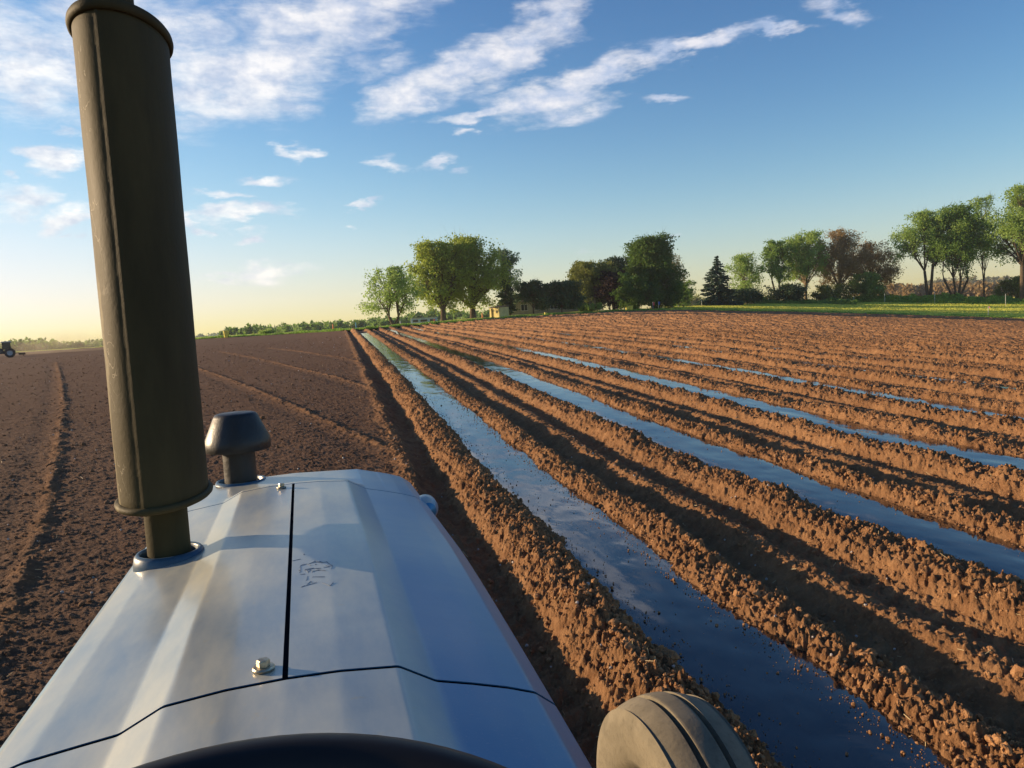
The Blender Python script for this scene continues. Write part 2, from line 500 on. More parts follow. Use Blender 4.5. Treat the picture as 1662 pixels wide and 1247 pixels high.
# ------------------------------------------------------------------ the field, modelled as one sheet
PER = 2.60            # spacing of the beds
X0 = 1.74             # left edge of the first film
PK = np.array([  # offset in one period, height: film 0..0.62
    [0.00, -.035], [0.06, -.05], [0.31, -.06], [0.56, -.05], [0.655, -.02], [0.74, .040], [0.84, .068], [0.92, .075], [1.02, .0], [1.12, -.10], [1.28, -.145],
    [1.40, -.09], [1.52, -.015], [1.62, -.02], [1.74, -.105], [1.88, -.135], [2.00, -.09], [2.12, .02], [2.22, .060], [2.34, .072], [2.48, .04], [2.57, -.025], [2.60, -.035]])
LK = np.array([[-50, 0.02], [0.30, 0.02], [0.52, .01], [0.66, .045], [0.76, .04], [0.88, -.055], [1.00, -.115], [1.12, -.10], [1.22, .02], [1.36, .10], [1.48, .115], [1.62, .06], [1.74, -.025]])
PAR = np.array([  # clod amplitude over one period
    [0, .25], [.05, 0], [.55, 0], [.62, .4], [.70, 1], [1.0, 1], [1.12, .5], [1.3, .35], [1.5, .6], [1.7, .4], [1.9, .4], [2.05, .8], [2.2, 1.1], [2.45, 1.1], [2.56, .7], [2.6, .25]])
def track_list():
    tr = []
    for pts in ([(92, 590), (100, 625), (103, 665), (88, 750), (70, 840), (40, 920), (0, 1015), (-60, 1120)],
                [(318, 598), (380, 620), (440, 645), (500, 672), (560, 700), (640, 735), (690, 758)],
                [(360, 572), (420, 583), (480, 598), (540, 612), (590, 628)],
                [(440, 566), (500, 573), (560, 582), (600, 592)]):
        P = []
        for (x, y) in pts:
            d = ray(x, y); t_ = 10.0
            for _ in range(60):
                X, Y = d[0]*t_, d[1]*t_
                zt = bz(X, Y)
                t_ = min(140.0, 0.5*t_+0.5*((zt-EYE)/d[2] if d[2] < -1e-4 else 140.0)) if d[2] < 0 else 140.0
            P.append((d[0]*t_, d[1]*t_))
        tr.append(P)
    return tr
TRACKS = track_list()
def seg_dist(X, Y, P):
    best = np.full(X.shape, 1e9); side = np.zeros_like(X)
    for (ax, ay), (bx, by) in zip(P[:-1], P[1:]):
        ux, uy = bx-ax, by-ay; L2 = ux*ux+uy*uy+1e-9
        t = np.clip(((X-ax)*ux+(Y-ay)*uy)/L2, 0, 1)
        dx = X-ax-t*ux; dy = Y-ay-t*uy
        d = np.hypot(dx, dy)
        s_ = -(ux*(Y-ay)-uy*(X-ax))/math.sqrt(L2)
        m_ = d < best
        best = np.where(m_, d, best); side = np.where(m_, s_, side)
    return best, side
def soil_dz(X, Y):
    r = np.hypot(X, Y)
    wob = 0.05*fbm(X*.0+Y*.45, np.floor((X-X0+.8)/PER)*7.7, 5, 3)+0.07*fbm(X*1.4, Y*1.4, 9, 3)
    Xw = X+wob
    u = np.mod(Xw-X0, PER)
    kk = np.floor((Xw-X0)/PER)
    bed = Xw > X0
    prof = np.where(bed, np.interp(u, PK[:, 0], PK[:, 1]), np.interp(Xw, LK[:, 0], LK[:, 1]))
    amp = np.where(bed, np.interp(u, PAR[:, 0], PAR[:, 1]), np.interp(Xw, [-5, .3, .55, .7, .85, 1.0, 1.15, 1.3, 1.6, 1.70, 1.74], [.36, .36, .5, .9, .6, .4, .7, 1.1, 1.1, .7, .25]))
    # ridges vary along their length
    vary = 1+1.1*fbm(Y*.55+kk*31, kk*3.3+X*.3, 21, 3)
    prof = np.where(prof > 0, prof*np.clip(vary, .55, 1.5), prof)
    # the bed is gone further out: only rough ridges, the film mostly buried
    rough = sstep(8.0, 14.0, X)*.5
    film = np.where(bed & (u > .04) & (u < .56), 1.0, 0.0)
    cover = film*sstep(2.8, 4.4, kk+1.5*fbm(Y*.08, kk*5.0, 77, 2)+.3)*sstep(-.12, .12, fbm(Y*.12+kk*9, kk*3.0, 78, 3)+.06)
    prof = prof+cover*.05
    amp = np.maximum(amp, cover*.5)
    big = fbm(X*2.2, Y*2.2, 31, 3)*.055
    c1 = clods(X*6.5, Y*6.5, 101, .28)*.055
    c2 = clods(X*14.0+3.3, Y*14.0, 202, .7)*.025
    c3 = clods(X*27.0, Y*27.0+1.7, 303, .85)*.022
    f = (np.abs(fbm(X*14, Y*14, 41, 4, .65))*1.4-.35)*.055
    dz = prof+amp*(big+c1*(.5+amp*.5)+c2+c3+f-.02)
    # finely tilled field on the left: shallow cross ripples and crumbs
    L = sstep(.75, .35, Xw)
    rip = fbm(X*1.1+.6*Y, Y*5.0-X*.8, 61, 3)*.030
    lf = .02+rip*.45+c2*.2+c3*.38+clods(X*9.5, Y*12.5, 404, .4)*.013+f*.2-.008
    dz = dz*(1-L)+lf*L
    for i, P in enumerate(TRACKS):
        d, s_ = seg_dist(X, Y, P)
        wd = .11+.04*fbm(Y*.9, X*.9, 88+i, 2)
        if i == 0: wd = wd*1.15
        dz = dz+L*(.028*np.exp(-((s_+.02)/(wd*.6))**2)*(.8+fbm(X*4, Y*4, 90+i, 3)*1.4)-.012*np.exp(-((s_-.30)/.16)**2))*(d < .9)
        dz = dz+L*np.exp(-(d/(wd*1.6))**2)*(c1*.45+c2*.7)
    # lug prints of the wheels in the furrows
    wt_ = np.where(bed, np.maximum(np.exp(-((u-1.24)/.13)**2), np.exp(-((u-1.86)/.13)**2)), np.exp(-((Xw-1.03)/.13)**2))
    lug = np.maximum(0, np.sin((Y+np.abs(np.mod(u, .6)-.3)*.7)*2*math.pi/.21))*.022
    dz = dz+wt_*lug*(X > .6)*(r < 45)
    fade = 1+.5*sstep(20, 90, r)*(1-L)
    return dz*fade
def full_z(X, Y):
    return base_z(X, Y)+soil_dz(X, Y)

def polar_grid(az, tr, r_in, r_out, fn, n_az_closed=False):
    """rows tr in 0..1 from r_in(az) to r_out(az)"""
    A = az[None, :]; ri = np.broadcast_to(r_in, az.shape)[None, :]; ro = np.broadcast_to(r_out, az.shape)[None, :]
    Rr = np.exp(np.log(ri)+(np.log(ro)-np.log(ri))*tr[:, None])
    X = Rr*np.sin(A); Y = Rr*np.cos(A)
    Z = fn(X, Y)
    nr, nc = X.shape
    idx = np.arange(nr*nc, dtype=np.int32).reshape(nr, nc)
    q = np.stack([idx[:-1, :-1], idx[:-1, 1:], idx[1:, 1:], idx[1:, :-1]], -1).reshape(-1, 4)[:, ::-1]
    return np.stack([X, Y, Z], -1).reshape(-1, 3), q
QUAL = 1.0
az_f = np.concatenate([np.linspace(-math.pi, rad(-40), 90)[:-1], np.linspace(rad(-40), rad(-26), 90)[:-1], np.linspace(rad(-26), rad(52), int(1120*QUAL)), np.linspace(rad(52), rad(66), 80)[1:], np.linspace(rad(66), math.pi, 75)[1:]])
re_f = np.interp(az_f, EA, ER)
ntr = int(1350*QUAL)
t0_ = math.log(2.2/.6)/math.log(110/.6)
tt = np.concatenate([np.linspace(0, t0_, 80)[:-1], np.linspace(t0_, 1, int(1480*QUAL))])
V, Fq = polar_grid(az_f, tt, 0.6, re_f+.8, full_z)
fo = mesh('field', V, Fq, M['soil'], smooth=True, label='ploughed field of red-brown soil, finely tilled on the left and ridged on the right', kind='structure')

tv = np.zeros(len(V), dtype=np.float32)
for i, P in enumerate(TRACKS):
    d, s_ = seg_dist(V[:, 0], V[:, 1], P)
    tv = np.maximum(tv, np.exp(-((s_+.03)/.13)**2)*(d < .9)*np.clip(.75+fbm(V[:, 0]*5, V[:, 1]*5, 17, 3)*1.6, 0, 1))
at_ = fo.data.attributes.new('track', 'FLOAT', 'POINT'); at_.data.foreach_set('value', tv.astype(np.float32))

# meadow beyond the field and the ground out to the horizon
az_m = np.linspace(rad(-60), rad(80), 500)
def meadow_z(X, Y):
    return base_z(X, Y)+.03+fbm(X*.35, Y*.35, 3, 3)*.12
rt_m = np.interp(az_m, TA, TRR)
V, Fq = polar_grid(az_m, np.linspace(0, 1, 60), np.interp(az_m, EA, ER)-.3, rt_m+45, meadow_z)
mesh('meadow', V, Fq, M['meadow'], smooth=True, label='mown grass strip beyond the edge of the ploughed field', kind='structure')
az_g = np.linspace(-math.pi, math.pi, 361)
def ground_z(X, Y):
    r = np.hypot(X, Y)
    a = np.arctan2(X, Y)
    rt = np.interp(a, TA, TRR)
    z = base_z(X, Y)-.35
    hill = 22*np.exp(-((r-1350)/260)**2)*(.55+1.1*fbm(a*6, r*.0006, 14, 4))
    return z+hill
V, Fq = polar_grid(az_g, np.linspace(0, 1, 90), 0.05, 1700.0, ground_z)
mesh('ground', V, Fq, M['ground'], smooth=True, label='open country falling away behind the field to the horizon', kind='structure')

# ------------------------------------------------------------------ film strips laid on the beds
FILM_LABELS = ['glossy dark plastic film strip nearest the blue tractor, beside its front wheel',
               'second glossy dark film strip from the tractor, beyond the first pair of soil ridges',
               'third glossy dark film strip from the tractor, narrow between high ridges',
               'fourth film strip from the tractor, only short shiny stretches showing between ridges']
for k in range(6):
    xl = X0+k*PER-.16; xr = X0+k*PER+.78
    yend = 66 if k == 0 else (70+k*4)
    ys = np.exp(np.linspace(math.log(2.0), math.log(yend), 500))-1.2
    xs = np.linspace(xl, xr, 16)
    XX, YY = np.meshgrid(xs, ys)
    crown = -.012-.03*((xs-(xl+xr)/2)/.47)**4
    wr = .006*fbm(XX*3+k*7, YY*1.1, 55, 3)+.004*fbm(XX*9, YY*5, 56, 2)
    ZZ = base_z(XX, YY)+crown[None, :]+wr
    nr, nc = XX.shape
    idx = np.arange(nr*nc, dtype=np.int32).reshape(nr, nc)
    q = np.stack([idx[:-1, :-1], idx[:-1, 1:], idx[1:, 1:], idx[1:, :-1]], -1).reshape(-1, 4)
    lab = FILM_LABELS[k] if k < 4 else 'faint glint of dark film among the far soil ridges'
    mesh('film_strip', np.stack([XX, YY, ZZ], -1).reshape(-1, 3), q, M['film'], smooth=True, label=lab, cat='plastic film', group='dark film strips laid along the beds')

# ------------------------------------------------------------------ loose clods, crumbs, straw, pebbles (uncountable)
def ico(sub):
    t = (1+5**.5)/2
    V = [(-1, t, 0), (1, t, 0), (-1, -t, 0), (1, -t, 0), (0, -1, t), (0, 1, t), (0, -1, -t), (0, 1, -t), (t, 0, -1), (t, 0, 1), (-t, 0, -1), (-t, 0, 1)]
    Fc = [(0, 11, 5), (0, 5, 1), (0, 1, 7), (0, 7, 10), (0, 10, 11), (1, 5, 9), (5, 11, 4), (11, 10, 2), (10, 7, 6), (7, 1, 8), (3, 9, 4), (3, 4, 2), (3, 2, 6), (3, 6, 8), (3, 8, 9), (4, 9, 5), (2, 4, 11), (6, 2, 10), (8, 6, 7), (9, 8, 1)]
    V = [np.array(v)/np.linalg.norm(v) for v in V]
    for _ in range(sub):
        c = {}; nf = []
        def mid(a, b):
            k = (min(a, b), max(a, b))
            if k not in c:
                m = V[a]+V[b]; V.append(m/np.linalg.norm(m)); c[k] = len(V)-1
            return c[k]
        for (a, b, d) in Fc:
            x, y, z = mid(a, b), mid(b, d), mid(d, a)
            nf += [(a, x, z), (b, y, x), (d, z, y), (x, y, z)]
        Fc = nf
    return np.array(V), np.array(Fc, dtype=np.int32)
def rot_rand(n):
    q = rng.normal(size=(n, 4)); q /= np.linalg.norm(q, axis=1)[:, None]
    a, b, c, d = q.T
    return np.stack([np.stack([a*a+b*b-c*c-d*d, 2*(b*c-a*d), 2*(b*d+a*c)], -1), np.stack([2*(b*c+a*d), a*a-b*b+c*c-d*d, 2*(c*d-a*b)], -1), np.stack([2*(b*d-a*c), 2*(c*d+a*b), a*a-b*b-c*c+d*d], -1)], 1)
def scatter(name, X, Y, Z, size, variants, material, scl=None, **k):
    n = len(X)
    R = rot_rand(n)
    pick = rng.integers(0, len(variants), n)
    Vs = []; Fs = []; off = 0
    for vi, (bv, bf) in enumerate(variants):
        m = np.where(pick == vi)[0]
        if not len(m): continue
        sc_ = size[m][:, None]*(np.ones((len(m), 3)) if scl is None else scl[m])
        P = bv[None]*sc_[:, None, :]
        P = np.einsum('nij,nvj->nvi', R[m], P)+np.stack([X[m], Y[m], Z[m]], -1)[:, None]
        Vs.append(P.reshape(-1, 3))
        Fs.append((bf[None]+(np.arange(len(m))*len(bv))[:, None, None]).reshape(-1, bf.shape[1])+off)
        off += len(m)*len(bv)
    return mesh(name, np.concatenate(Vs), [np.concatenate(Fs).astype(np.int32)], material, **k)
def lump_variants(sub, n, amp=.28):
    out = []
    for i in range(n):
        v, f = ico(sub)
        s_ = rng.uniform(-50, 50, 3)
        d = 1+amp*2*(fbm(v[:, 0]*1.6+s_[0]+v[:, 2]*1.3, v[:, 1]*1.6+s_[1]-v[:, 2]*1.1, 5+i, 3))
        out.append((v*d[:, None]*rng.uniform(.75, 1.25, 3), f))
    return out
LV2 = lump_variants(2, 8, .45); LV1 = lump_variants(1, 6, .4); LV0 = lump_variants(0, 4, .3)
def ridge_points(n, rmin, rmax, spread=.16):
    """positions over the ridges, denser near the camera"""
    Y = np.exp(rng.uniform(math.log(rmin), math.log(rmax), n))
    k = rng.integers(-1, 9, n)
    which = rng.random(n)
    off = np.where(which < .5, .84, np.where(which < .93, 2.33, 1.5))
    X = X0+k*PER+off+rng.normal(0, spread, n)
    X = np.where((k == -1), X0-PER+2.38+rng.normal(0, spread, n), X)
    ok = (X > .5) & (np.hypot(X, Y) < rmax*1.6) & (X < 4+Y*1.4)
    return X[ok], Y[ok]
X, Y = ridge_points(5200, 2.3, 14)
s_ = rng.gamma(1.2, .005, len(X))+.006; s_ = np.minimum(s_, .06)
scatter('soil_clods', X, Y, full_z(X, Y)+s_*.25, s_, LV2, M['clod'], smooth=False, label='loose crumbling clods lying along the near soil ridges', kind='stuff')
X, Y = ridge_points(60000, 2.3, 40, .2)
s_ = rng.gamma(1.3, .0035, len(X))+.0035+.0005*Y; s_ = np.minimum(s_, .05)
scatter('soil_crumbs', X, Y, full_z(X, Y)+s_*.3, s_, LV0, M['clod'], label='small crumbs of soil scattered over all the ridges', kind='stuff')
# crumbs that rolled onto the film
n = 3000
Y = np.exp(rng.uniform(math.log(2.4), math.log(30), n)); k = rng.integers(0, 4, n)
k[:int(n*.55)] = 0
e = rng.random(n)
u = np.where(e < .60, .62-np.abs(rng.normal(0, .10, n)), np.where(e < .86, .0+np.abs(rng.normal(0, .07, n)), rng.uniform(0, .62, n)))
u = np.clip(u, -.02, .64)
X = X0+k*PER+u
s_ = np.minimum(rng.gamma(.9, .0015, n)+.0010+.00018*Y, .028)
Z = np.maximum(full_z(X, Y), base_z(X, Y)-.012)+s_*.35
scatter('film_crumbs', X, Y, Z, s_, LV1, M['clod'], label='crumbs and pellets of earth fallen on the dark film', kind='stuff')
# lumps of the left field
n = 9000
r_ = np.exp(rng.uniform(math.log(2.6), math.log(70), n)); a_ = rng.uniform(rad(-34), rad(3), n)
X = r_*np.sin(a_); Y = r_*np.cos(a_); ok = X < .62; X = X[ok]; Y = Y[ok]; r_ = r_[ok]
s_ = np.minimum(rng.gamma(1.4, .0032, len(X))+.003+.0003*r_, .03)
def tilled_material():
    m, t = mat('tilled_clod'); v = obj_vec(t)
    t.put(t.b, 'Base Color', t.mix(t.mr(t.noise(v, 5, 4), .3, .7), (0.115, 0.064, 0.036, 1), (0.20, 0.112, 0.064, 1)))
    t.put(t.b, 'Roughness', .95); t.put(t.b, 'Specular IOR Level', .12); return m
M['tilled'] = tilled_material()
scatter('tilled_crumbs', X, Y, full_z(X, Y)+s_*.3, s_, LV1, M['tilled'], label='fine dark crumbs over the tilled field left of the beds', kind='stuff')
# straw bits and pale pebbles
n = 900
Y = np.exp(rng.uniform(math.log(2.4), math.log(40), n)); X = rng.uniform(-.9, 1.2, n)*Y*.8+.6
box_v = np.array([(a, b, c) for c in (-1, 1) for b in (-1, 1) for a in (-1, 1)], float)*np.array([1, .07, .035])
box_v[:, 2] += .18*np.abs(box_v[:, 0])
box_f = np.array([(0, 2, 3, 1), (4, 5, 7, 6), (0, 1, 5, 4), (2, 6, 7, 3), (0, 4, 6, 2), (1, 3, 7, 5)], dtype=np.int32)
uf = np.mod(X-X0, PER); ok = ~((X > X0) & (uf > -.02) & (uf < .6)); X = X[ok]; Y = Y[ok]
s_ = rng.uniform(.010, .030, len(X))*(1+Y*.03)
scatter('straw_bits', X, Y, full_z(X, Y)+.012, s_, [(box_v, box_f)], M['straw'], label='pale broken straw bits lying in the soil', kind='stuff')
n = 700
Y = np.exp(rng.uniform(math.log(3), math.log(70), n)); X = rng.uniform(-.9, 1.0, n)*Y*.8
uf = np.mod(X-X0, PER); ok = ~((X > X0) & (uf < .62)); X = X[ok]; Y = Y[ok]
s_ = rng.uniform(.005, .012, len(X))*(1+Y*.035)
scatter('pebbles', X, Y, full_z(X, Y)+s_*.6, s_, LV0, M['stone'], label='small pale stones dotted over the field', kind='stuff')

# ------------------------------------------------------------------ the near tractor, in its own frame (x right, y forward)
TH = rad(2.7)
def t2w(x, y): return x*math.cos(TH)-y*math.sin(TH), x*math.sin(TH)+y*math.cos(TH)
def paint_material(name='blue_paint', base=(0.030, 0.150, 0.30)):
    m, t = mat(name)
    v = obj_vec(t)
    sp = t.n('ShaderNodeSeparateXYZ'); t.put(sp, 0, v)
    fade = t.noise(v, 2.3, 5, .6)
    speck = t.noise(v, 260, 2, .6)
    c = t.mix(t.mr(fade, .3, .7), base+(1,), tuple(min(1, x*1.25+.01) for x in base)+(1,))
    c = t.mix(t.mr(speck, .62, .8, 0, .35), c, (0.34, 0.37, 0.40, 1))
    spot = t.math('MULTIPLY', t.mr(t.noise(v, 55, 3, .6), .66, .72), t.mr(t.noise(v, 4, 2), .45, .6))
    c = t.mix(t.math('MULTIPLY', spot, .5), c, (0.20, 0.14, 0.08, 1))
    # pale dust on upward faces, with the sunlit look of left and middle painted in
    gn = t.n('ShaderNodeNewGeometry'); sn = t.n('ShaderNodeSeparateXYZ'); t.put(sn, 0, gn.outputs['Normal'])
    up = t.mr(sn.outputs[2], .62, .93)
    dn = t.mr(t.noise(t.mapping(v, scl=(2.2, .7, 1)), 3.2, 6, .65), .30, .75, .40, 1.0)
    dust = t.math('MULTIPLY', t.math('MULTIPLY', t.math('MULTIPLY', up, dn), t.mr(sp.outputs[0], .145, .085, .08, 1.0)), .88)  # sideways mask paints the sunlit side pale, leaves the shaded right blue
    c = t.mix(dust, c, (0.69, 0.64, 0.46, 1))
    t.put(t.b, 'Base Color', c)
    t.put(t.b, 'Metallic', t.mr(dust, 0, .85, .50, .15))
    t.put(t.b, 'Roughness', t.mr(fade, .3, .7, .30, .42))
    t.put(t.b, 'Specular IOR Level', .35)
    t.put(t.b, 'Coat Weight', .14)
    t.put(t.b, 'Coat Roughness', t.mr(t.noise(v, 6, 5, .6), .3, .7, .07, .16))
    t.put(t.b, 'Coat IOR', 1.5)
    bn = t.n('ShaderNodeBump'); t.put(bn, 'Height', t.noise(v, 5, 3, .5)); t.put(bn, 'Strength', .25); t.put(bn, 'Distance', .01)
    t.put(t.b, 'Normal', bn.outputs[0])
    return m
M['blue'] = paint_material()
M['muffler'] = None
def muffler_material():
    m, t = mat('exhaust_metal'); v = obj_vec(t)
    n1 = t.noise(t.mapping(v, scl=(1, 1, .25)), 7, 6, .65); n2 = t.noise(v, 90, 4, .7)
    c = t.mix(t.mr(n1, .35, .7), (0.044, 0.036, 0.017, 1), (0.080, 0.065, 0.030, 1))
    # thin pale scuffs
    sc_ = t.noise(t.mapping(v, rot=(.3, .2, .5), scl=(1, 1, .5)), 14, 3, .5, 1.6)
    line = t.math('LESS_THAN', t.math('ABSOLUTE', t.math('SUBTRACT', sc_, .5)), .006)
    spx = t.n('ShaderNodeSeparateXYZ'); t.put(spx, 0, v)
    gate_ = t.math('MULTIPLY', t.mr(t.noise(v, 5.5, 2), .46, .56), t.mr(spx.outputs[0], -.345, -.36))
    drip = t.math('ABSOLUTE', t.math('SUBTRACT', spx.outputs[0], t.math('ADD', -.382, t.math('MULTIPLY', t.math('SUBTRACT', t.noise(v, 9, 4, .6), .5), .05))))
    drip = t.math('MULTIPLY', t.mr(drip, .009, .003), t.mr(spx.outputs[2], 2.15, 2.05))
    c = t.mix(t.math('MULTIPLY', drip, .55), c, (.26, .22, .13, 1))
    c = t.mix(t.math('MULTIPLY', t.math('MULTIPLY', line, gate_), .5), c, (.40, .35, .25, 1))
    t.put(t.b, 'Base Color', c); t.put(t.b, 'Metallic', 0.0)
    t.put(t.b, 'Roughness', t.mr(n1, .3, .7, .6, .75)); t.put(t.b, 'Specular IOR Level', .1)
    bn = t.n('ShaderNodeBump'); t.put(bn, 'Height', t.math('ADD', t.math('MULTIPLY', n2, .25), t.noise(v, 4, 2, .5))); t.put(bn, 'Strength', .35); t.put(bn, 'Distance', .01)
    t.put(t.b, 'Normal', bn.outputs[0])
    return m
M['muffler'] = muffler_material()
M['black_plastic'] = simple('black_plastic', (0.018, 0.018, 0.016), .48, var=.3, scale=9, bump=.002, bscale=90)
M['black'] = simple('matte_black', (0.006, 0.006, 0.007), .9, var=.2, spec=.03)
M['wheel_rim_black'] = simple('steering_black', (0.008, 0.008, 0.009), .5, var=.2, spec=.3)
M['steel'] = simple('worn_steel', (0.42, 0.36, 0.26), .38, metal=.85, var=.3, scale=60, bump=.001, bscale=300)
def rubber_material():
    m, t = mat('dusty_rubber'); v = obj_vec(t)
    n1 = t.noise(v, 6, 6, .65); n2 = t.noise(v, 50, 4, .7)
    c = t.mix(t.mr(n1, .3, .7), (0.13, 0.115, 0.085, 1), (0.23, 0.20, 0.145, 1))
    c = t.mix(t.mr(n2, .5, .8, 0, .5), c, (0.07, .062, .05, 1))
    t.put(t.b, 'Base Color', c); t.put(t.b, 'Roughness', .85); t.put(t.b, 'Specular IOR Level', .2)
    bn = t.n('ShaderNodeBump'); t.put(bn, 'Height', n2); t.put(bn, 'Strength', .4); t.put(bn, 'Distance', .004); t.put(t.b, 'Normal', bn.outputs[0])
    return m
M['rubber'] = rubber_material()
M['engine'] = simple('engine_blue', (0.03, 0.06, 0.12), .6, var=.4, scale=12)

TR = empty('tractor', (0, 0, 0), TH, label='blue farm tractor seen over its own bonnet, with upright exhaust and steering wheel rim', cat='tractor')
# cross section of the bonnet: (x, height)
SEC = [(-.425, 1.26), (-.425, 1.33), (-.422, 1.40), (-.412, 1.44), (-.385, 1.468), (-.34, 1.482), (-.28, 1.490), (-.240, 1.495), (-.190, 1.520), (-.12, 1.527), (-.05, 1.529),
       (.02, 1.527), (.098, 1.520), (.148, 1.492), (.20, 1.479), (.25, 1.465), (.290, 1.451), (.320, 1.428), (.332, 1.395), (.335, 1.33), (.335, 1.26)]
def dense_sec():
    P = np.array(SEC); d = np.concatenate([[0], np.cumsum(np.hypot(*np.diff(P, axis=0).T))])
    s_ = np.arange(0, d[-1], .0035)
    q = np.stack([np.interp(s_, d, P[:, 0]), np.interp(s_, d, P[:, 1])], -1)
    k = np.hanning(5); k /= k.sum()
    q2 = q.copy()
    for c in (0, 1): q2[:, c] = np.convolve(np.pad(q[:, c], 2, mode='edge'), k, 'valid')
    return q2
DS = dense_sec()
def flat_top(x):
    """bonnet height without the raised plateau"""
    return np.interp(x, [-.385, -.34, -.24, -.05, .148, .25, .295], [1.468, 1.482, 1.495, 1.500, 1.492, 1.465, 1.450])
def surf(x, z, y, plateau=1.0, nose=0.0):
    """nose 0..1 rounds the front end down; plateau 0..1 how much of the raised middle remains"""
    ft = flat_top(x) if -.385 < x < .295 else z
    zz = ft+(z-ft)*plateau if -.30 < x < .21 else z
    cx = -.045
    zz = zz-.006*math.cos((y-.2)*1.2)
    if nose > 0:
        a = nose*math.pi/2
        y = y-.10*(1-0)+.10*math.sin(a)
        zz = zz-.10*(1-math.cos(a)) if zz > 1.1 else zz
        x = cx+(x-cx)*(1-.05*(1-math.cos(a)))
    # the bonnet narrows gently to the front
    x = cx+(x-cx)*(1.03-.035*min(1, y/2.6))
    if x > cx: x = cx+(x-cx)*(1-.125*max(0, min(1, (1.75-y)/1.15))**1.3)
    return x, y, zz
def panel(name, x0, x1, ylist, holes=(), dz=0.0, mt='blue', **k):
    """ylist: (y, plateau, nose)"""
    sec = [p for p in DS if x0 <= p[0] <= x1]
    # add exact border points
    zb = lambda x: float(np.interp(x, DS[60:-60, 0], DS[60:-60, 1]))
    if x0 > -.4: sec = [(x0, zb(x0))]+sec
    if x1 < .3: sec = sec+[(x1, zb(x1))]
    V = []; nc = len(sec)
    for (y, pl, no) in ylist:
        for (x, z) in sec:
            q_ = surf(x, z, y, pl, no); V.append((q_[0]*(1-abs(dz)*.6), q_[1], q_[2]+dz))
    V = np.array(V); nr = len(ylist)
    idx = np.arange(nr*nc, dtype=np.int32).reshape(nr, nc)
    q = np.stack([idx[:-1, :-1], idx[:-1, 1:], idx[1:, 1:], idx[1:, :-1]], -1).reshape(-1, 4)
    if holes:
        cen = V[q].mean(axis=1); keep = np.ones(len(q), bool)
        for (hx, hy, hr) in holes:
            keep &= ~((np.hypot(cen[:, 0]-hx, cen[:, 1]-hy) < hr) & (cen[:, 2] > 1.3))
        q = q[keep]
    o = mesh(name, V, q, M[mt], TR, smooth=True, **k)
    so = o.modifiers.new('thick', 'SOLIDIFY'); so.thickness = .0015; so.offset = -1
    es = o.modifiers.new('crisp', 'EDGE_SPLIT'); es.split_angle = rad(55)
    return o
PIPE = (-.308, 1.775); STEM = (-.215, 2.546)
ys = lambda a, b, n: [(y, 1.0, 0.0) for y in np.linspace(a, b, n)]
roll_f = [(2.262+d, p, 0) for d, p in ((0, 1.0), (.008, .93), (.018, .72), (.03, .42), (.042, .18), (.055, .05), (.07, 0))]
# rear edge of each panel turns down a little so that the seams read as real gaps
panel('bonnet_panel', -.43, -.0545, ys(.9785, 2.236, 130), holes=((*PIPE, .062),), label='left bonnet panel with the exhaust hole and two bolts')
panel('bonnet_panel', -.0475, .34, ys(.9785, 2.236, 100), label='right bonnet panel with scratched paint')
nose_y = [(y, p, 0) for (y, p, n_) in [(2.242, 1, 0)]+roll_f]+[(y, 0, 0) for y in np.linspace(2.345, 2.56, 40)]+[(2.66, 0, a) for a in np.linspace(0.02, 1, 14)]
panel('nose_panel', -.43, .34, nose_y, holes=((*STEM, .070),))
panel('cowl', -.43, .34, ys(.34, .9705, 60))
# dark channel under the seams
b = MB(); b.box((-.051, 1.6, 1.497), (.05, 1.34, .02)); 
b.build('seam_channel', simple('channel_navy', (.012, .022, .045), .8, spec=.1), TR)
panel('seam_channel', -.43, .34, ys(.955, .995, 3), dz=-.004, mt='black')
panel('seam_channel', -.43, .34, ys(2.225, 2.255, 3), dz=-.004, mt='black')
# front face below the nose
b = MB(); b.box((-.045, 2.60, 1.27), (.66, .05, .24), bev=.02)
for i in range(6): b.box((-.045, 2.632, 1.17+i*.036), (.56, .012, .012))
autosmooth(b.build('grille', M['black'], TR))
# collars round the two holes
def on_top(x, y): return float(np.interp(x, DS[60:-60, 0], DS[60:-60, 1]))-.006*math.cos((y-.2)*1.2)
b = MB(); b.lathe([(.058, -.03), (.058, .012), (.0605, .016), (.065, .016), (.070, .010), (.073, -.004), (.074, -.02)], (PIPE[0], PIPE[1], on_top(*PIPE)), n=48)
M['collar'] = simple('collar_paint', (0.035, 0.085, 0.14), .38, var=.35, scale=20)
autosmooth(b.build('exhaust_collar', M['collar'], TR), 60)
zf = flat_top(STEM[0])-.006*math.cos((STEM[1]-.2)*1.2)
b = MB(); b.lathe([(.064, -.03), (.066, .003), (.069, .006), (.074, .005), (.078, -.003)], (STEM[0], STEM[1], zf), n=48)
autosmooth(b.build('stem_collar', M['collar'], TR), 60)
